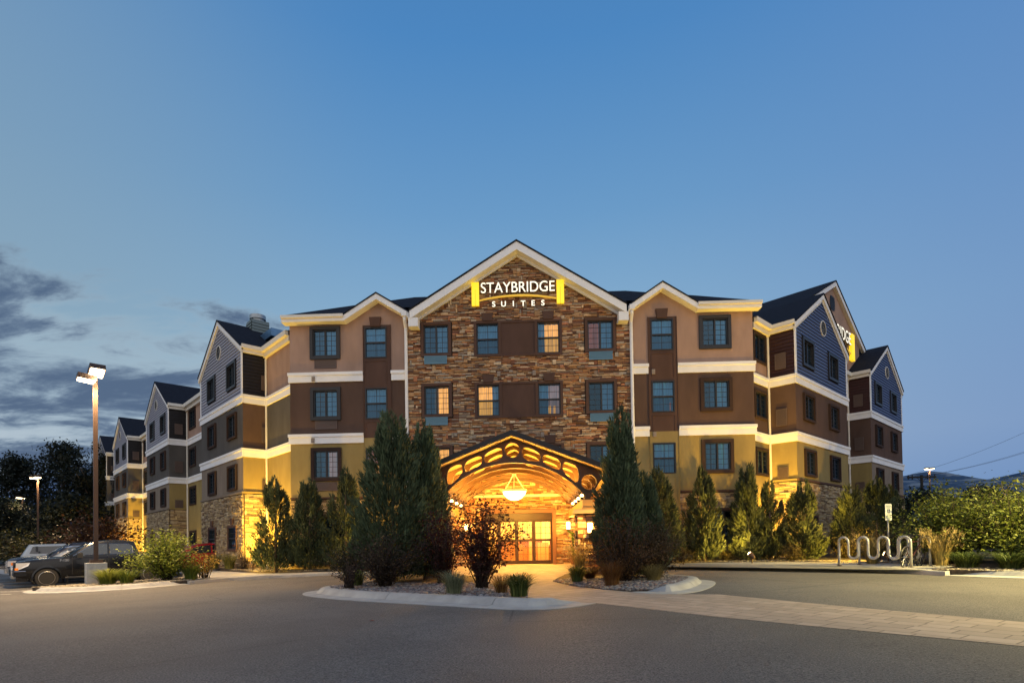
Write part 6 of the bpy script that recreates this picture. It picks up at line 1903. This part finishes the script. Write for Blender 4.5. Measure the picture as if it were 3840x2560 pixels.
for sg in (-1, 1):
    mb = MB(); mb.hexa([(-.02, sg * .5, .66), (.0, sg * .83, .66), (.4, sg * .92, .76), (.1, sg * .5, .7), (.02, sg * .5, .80), (.05, sg * .83, .82), (.5, sg * .9, .88), (.12, sg * .5, .82)]); extra(suv, mb, 'headlight', M_HLAMP)
    mb = MB(); mb.tube([(2.0, sg * .66, 1.66), (2.2, sg * .66, 1.72), (3.8, sg * .66, 1.70), (3.95, sg * .66, 1.62)], .018, 6); extra(suv, mb, 'roof_rail', M_CHROME)
    mb = MB(); mb.box(1.75, 1.95, min(sg * .92, sg * 1.12), max(sg * .92, sg * 1.12), 1.08, 1.22); extra(suv, mb, 'mirror', M_BLKPL)
mb = MB(); mb.box(-.03, .05, -.5, .5, .45, .72); extra(suv, mb, 'grille', M_BLKPL)
def pickup2(k, dx, paint, name, label):
    P = dict(TR); P.update(grp=VG, chrome_line=False, roof=1.90, cabin=[(1.45, 1.22), (2.2, 1.74), (2.5, 1.88), (3.0, 1.91), (3.7, 1.90), (3.95, 1.86), (4.15, 1.30)])
    t, _ = vehicle(name, place(k, dx), -.33, BV, paint, label, 'pickup truck', P)
    mb = MB(); mb.box(-.10, .12, -.95, .95, .48, .72); mb.box(-.06, .3, -.98, .98, .50, .68); extra(t, mb, 'bumper', M_CHROME)
    mb = MB(); mb.box(-.06, .06, -.55, .55, .74, 1.06)
    for q in range(3): mb.box(-.09, -.06, -.55, .55, .78 + q * .09, .81 + q * .09)
    extra(t, mb, 'grille', M_CHROME)
    for sg in (-1, 1):
        mb = MB(); mb.hexa([(-.03, sg * .58, .80), (0, sg * .92, .80), (.34, sg * 1.0, .85), (.02, sg * .58, .80), (-.03, sg * .58, 1.06), (0, sg * .92, 1.06), (.38, sg * 1.0, 1.08), (.02, sg * .58, 1.06)]); h = extra(t, mb, 'headlight', M_HLAMP)
        mb = MB(); mb.box(.12, .33, min(sg * .90, sg * 1.005), max(sg * .90, sg * 1.005), .86, .98); mb.build('turn_signal', M_AMBER, t, world=False).parent = h
        mb = MB(); mb.box(1.95, 2.12, min(sg * 1.0, sg * 1.24), max(sg * 1.0, sg * 1.24), 1.24, 1.44); extra(t, mb, 'mirror', M_BLKPL)
    return t
pickup2(5.6, -.15, car_paint('navy_car_paint', (.012, .016, .035)), 'pickup_truck', 'dark blue pickup truck with amber corner lamps behind the silver crossover')
pickup2(8.3, .0, car_paint('champagne_car_paint', (.42, .40, .37), .4, .3), 'pickup_truck', 'champagne pickup truck behind the dark blue one')
PC = dict(TR); PC.update(grp=VG, chrome_line=False, cabin=[(.05, 1.2), (.42, 1.86), (2.1, 1.90), (2.2, 1.3), (2.5, 1.3), (2.65, 1.80), (4.0, 1.84), (4.7, 1.22)], side_windows=[[(.38, 1.34), (.55, 1.76), (1.95, 1.78), (2.0, 1.34)], [(2.75, 1.36), (2.85, 1.74), (3.9, 1.75), (4.3, 1.36)]], ws=(None, None), rw=(None, None), tw=.86)
camper, _ = vehicle('camper_pickup', place(13.5, .6), -.33, BV, car_paint('white_car_paint', (.62, .62, .60), 0, .3), 'white pickup with a camper shell, farthest of the parked vehicles', 'pickup truck', PC)
PR = dict(P2); PR['grp'] = VG
redcar, _ = vehicle('parked_car', np.array([-20.6, 29.6]), -.2, np.array([S, S]), car_paint('red_car_paint', (.35, .01, .015), .2, .3), 'red car half hidden behind the lime bush near the wing', 'car', PR)
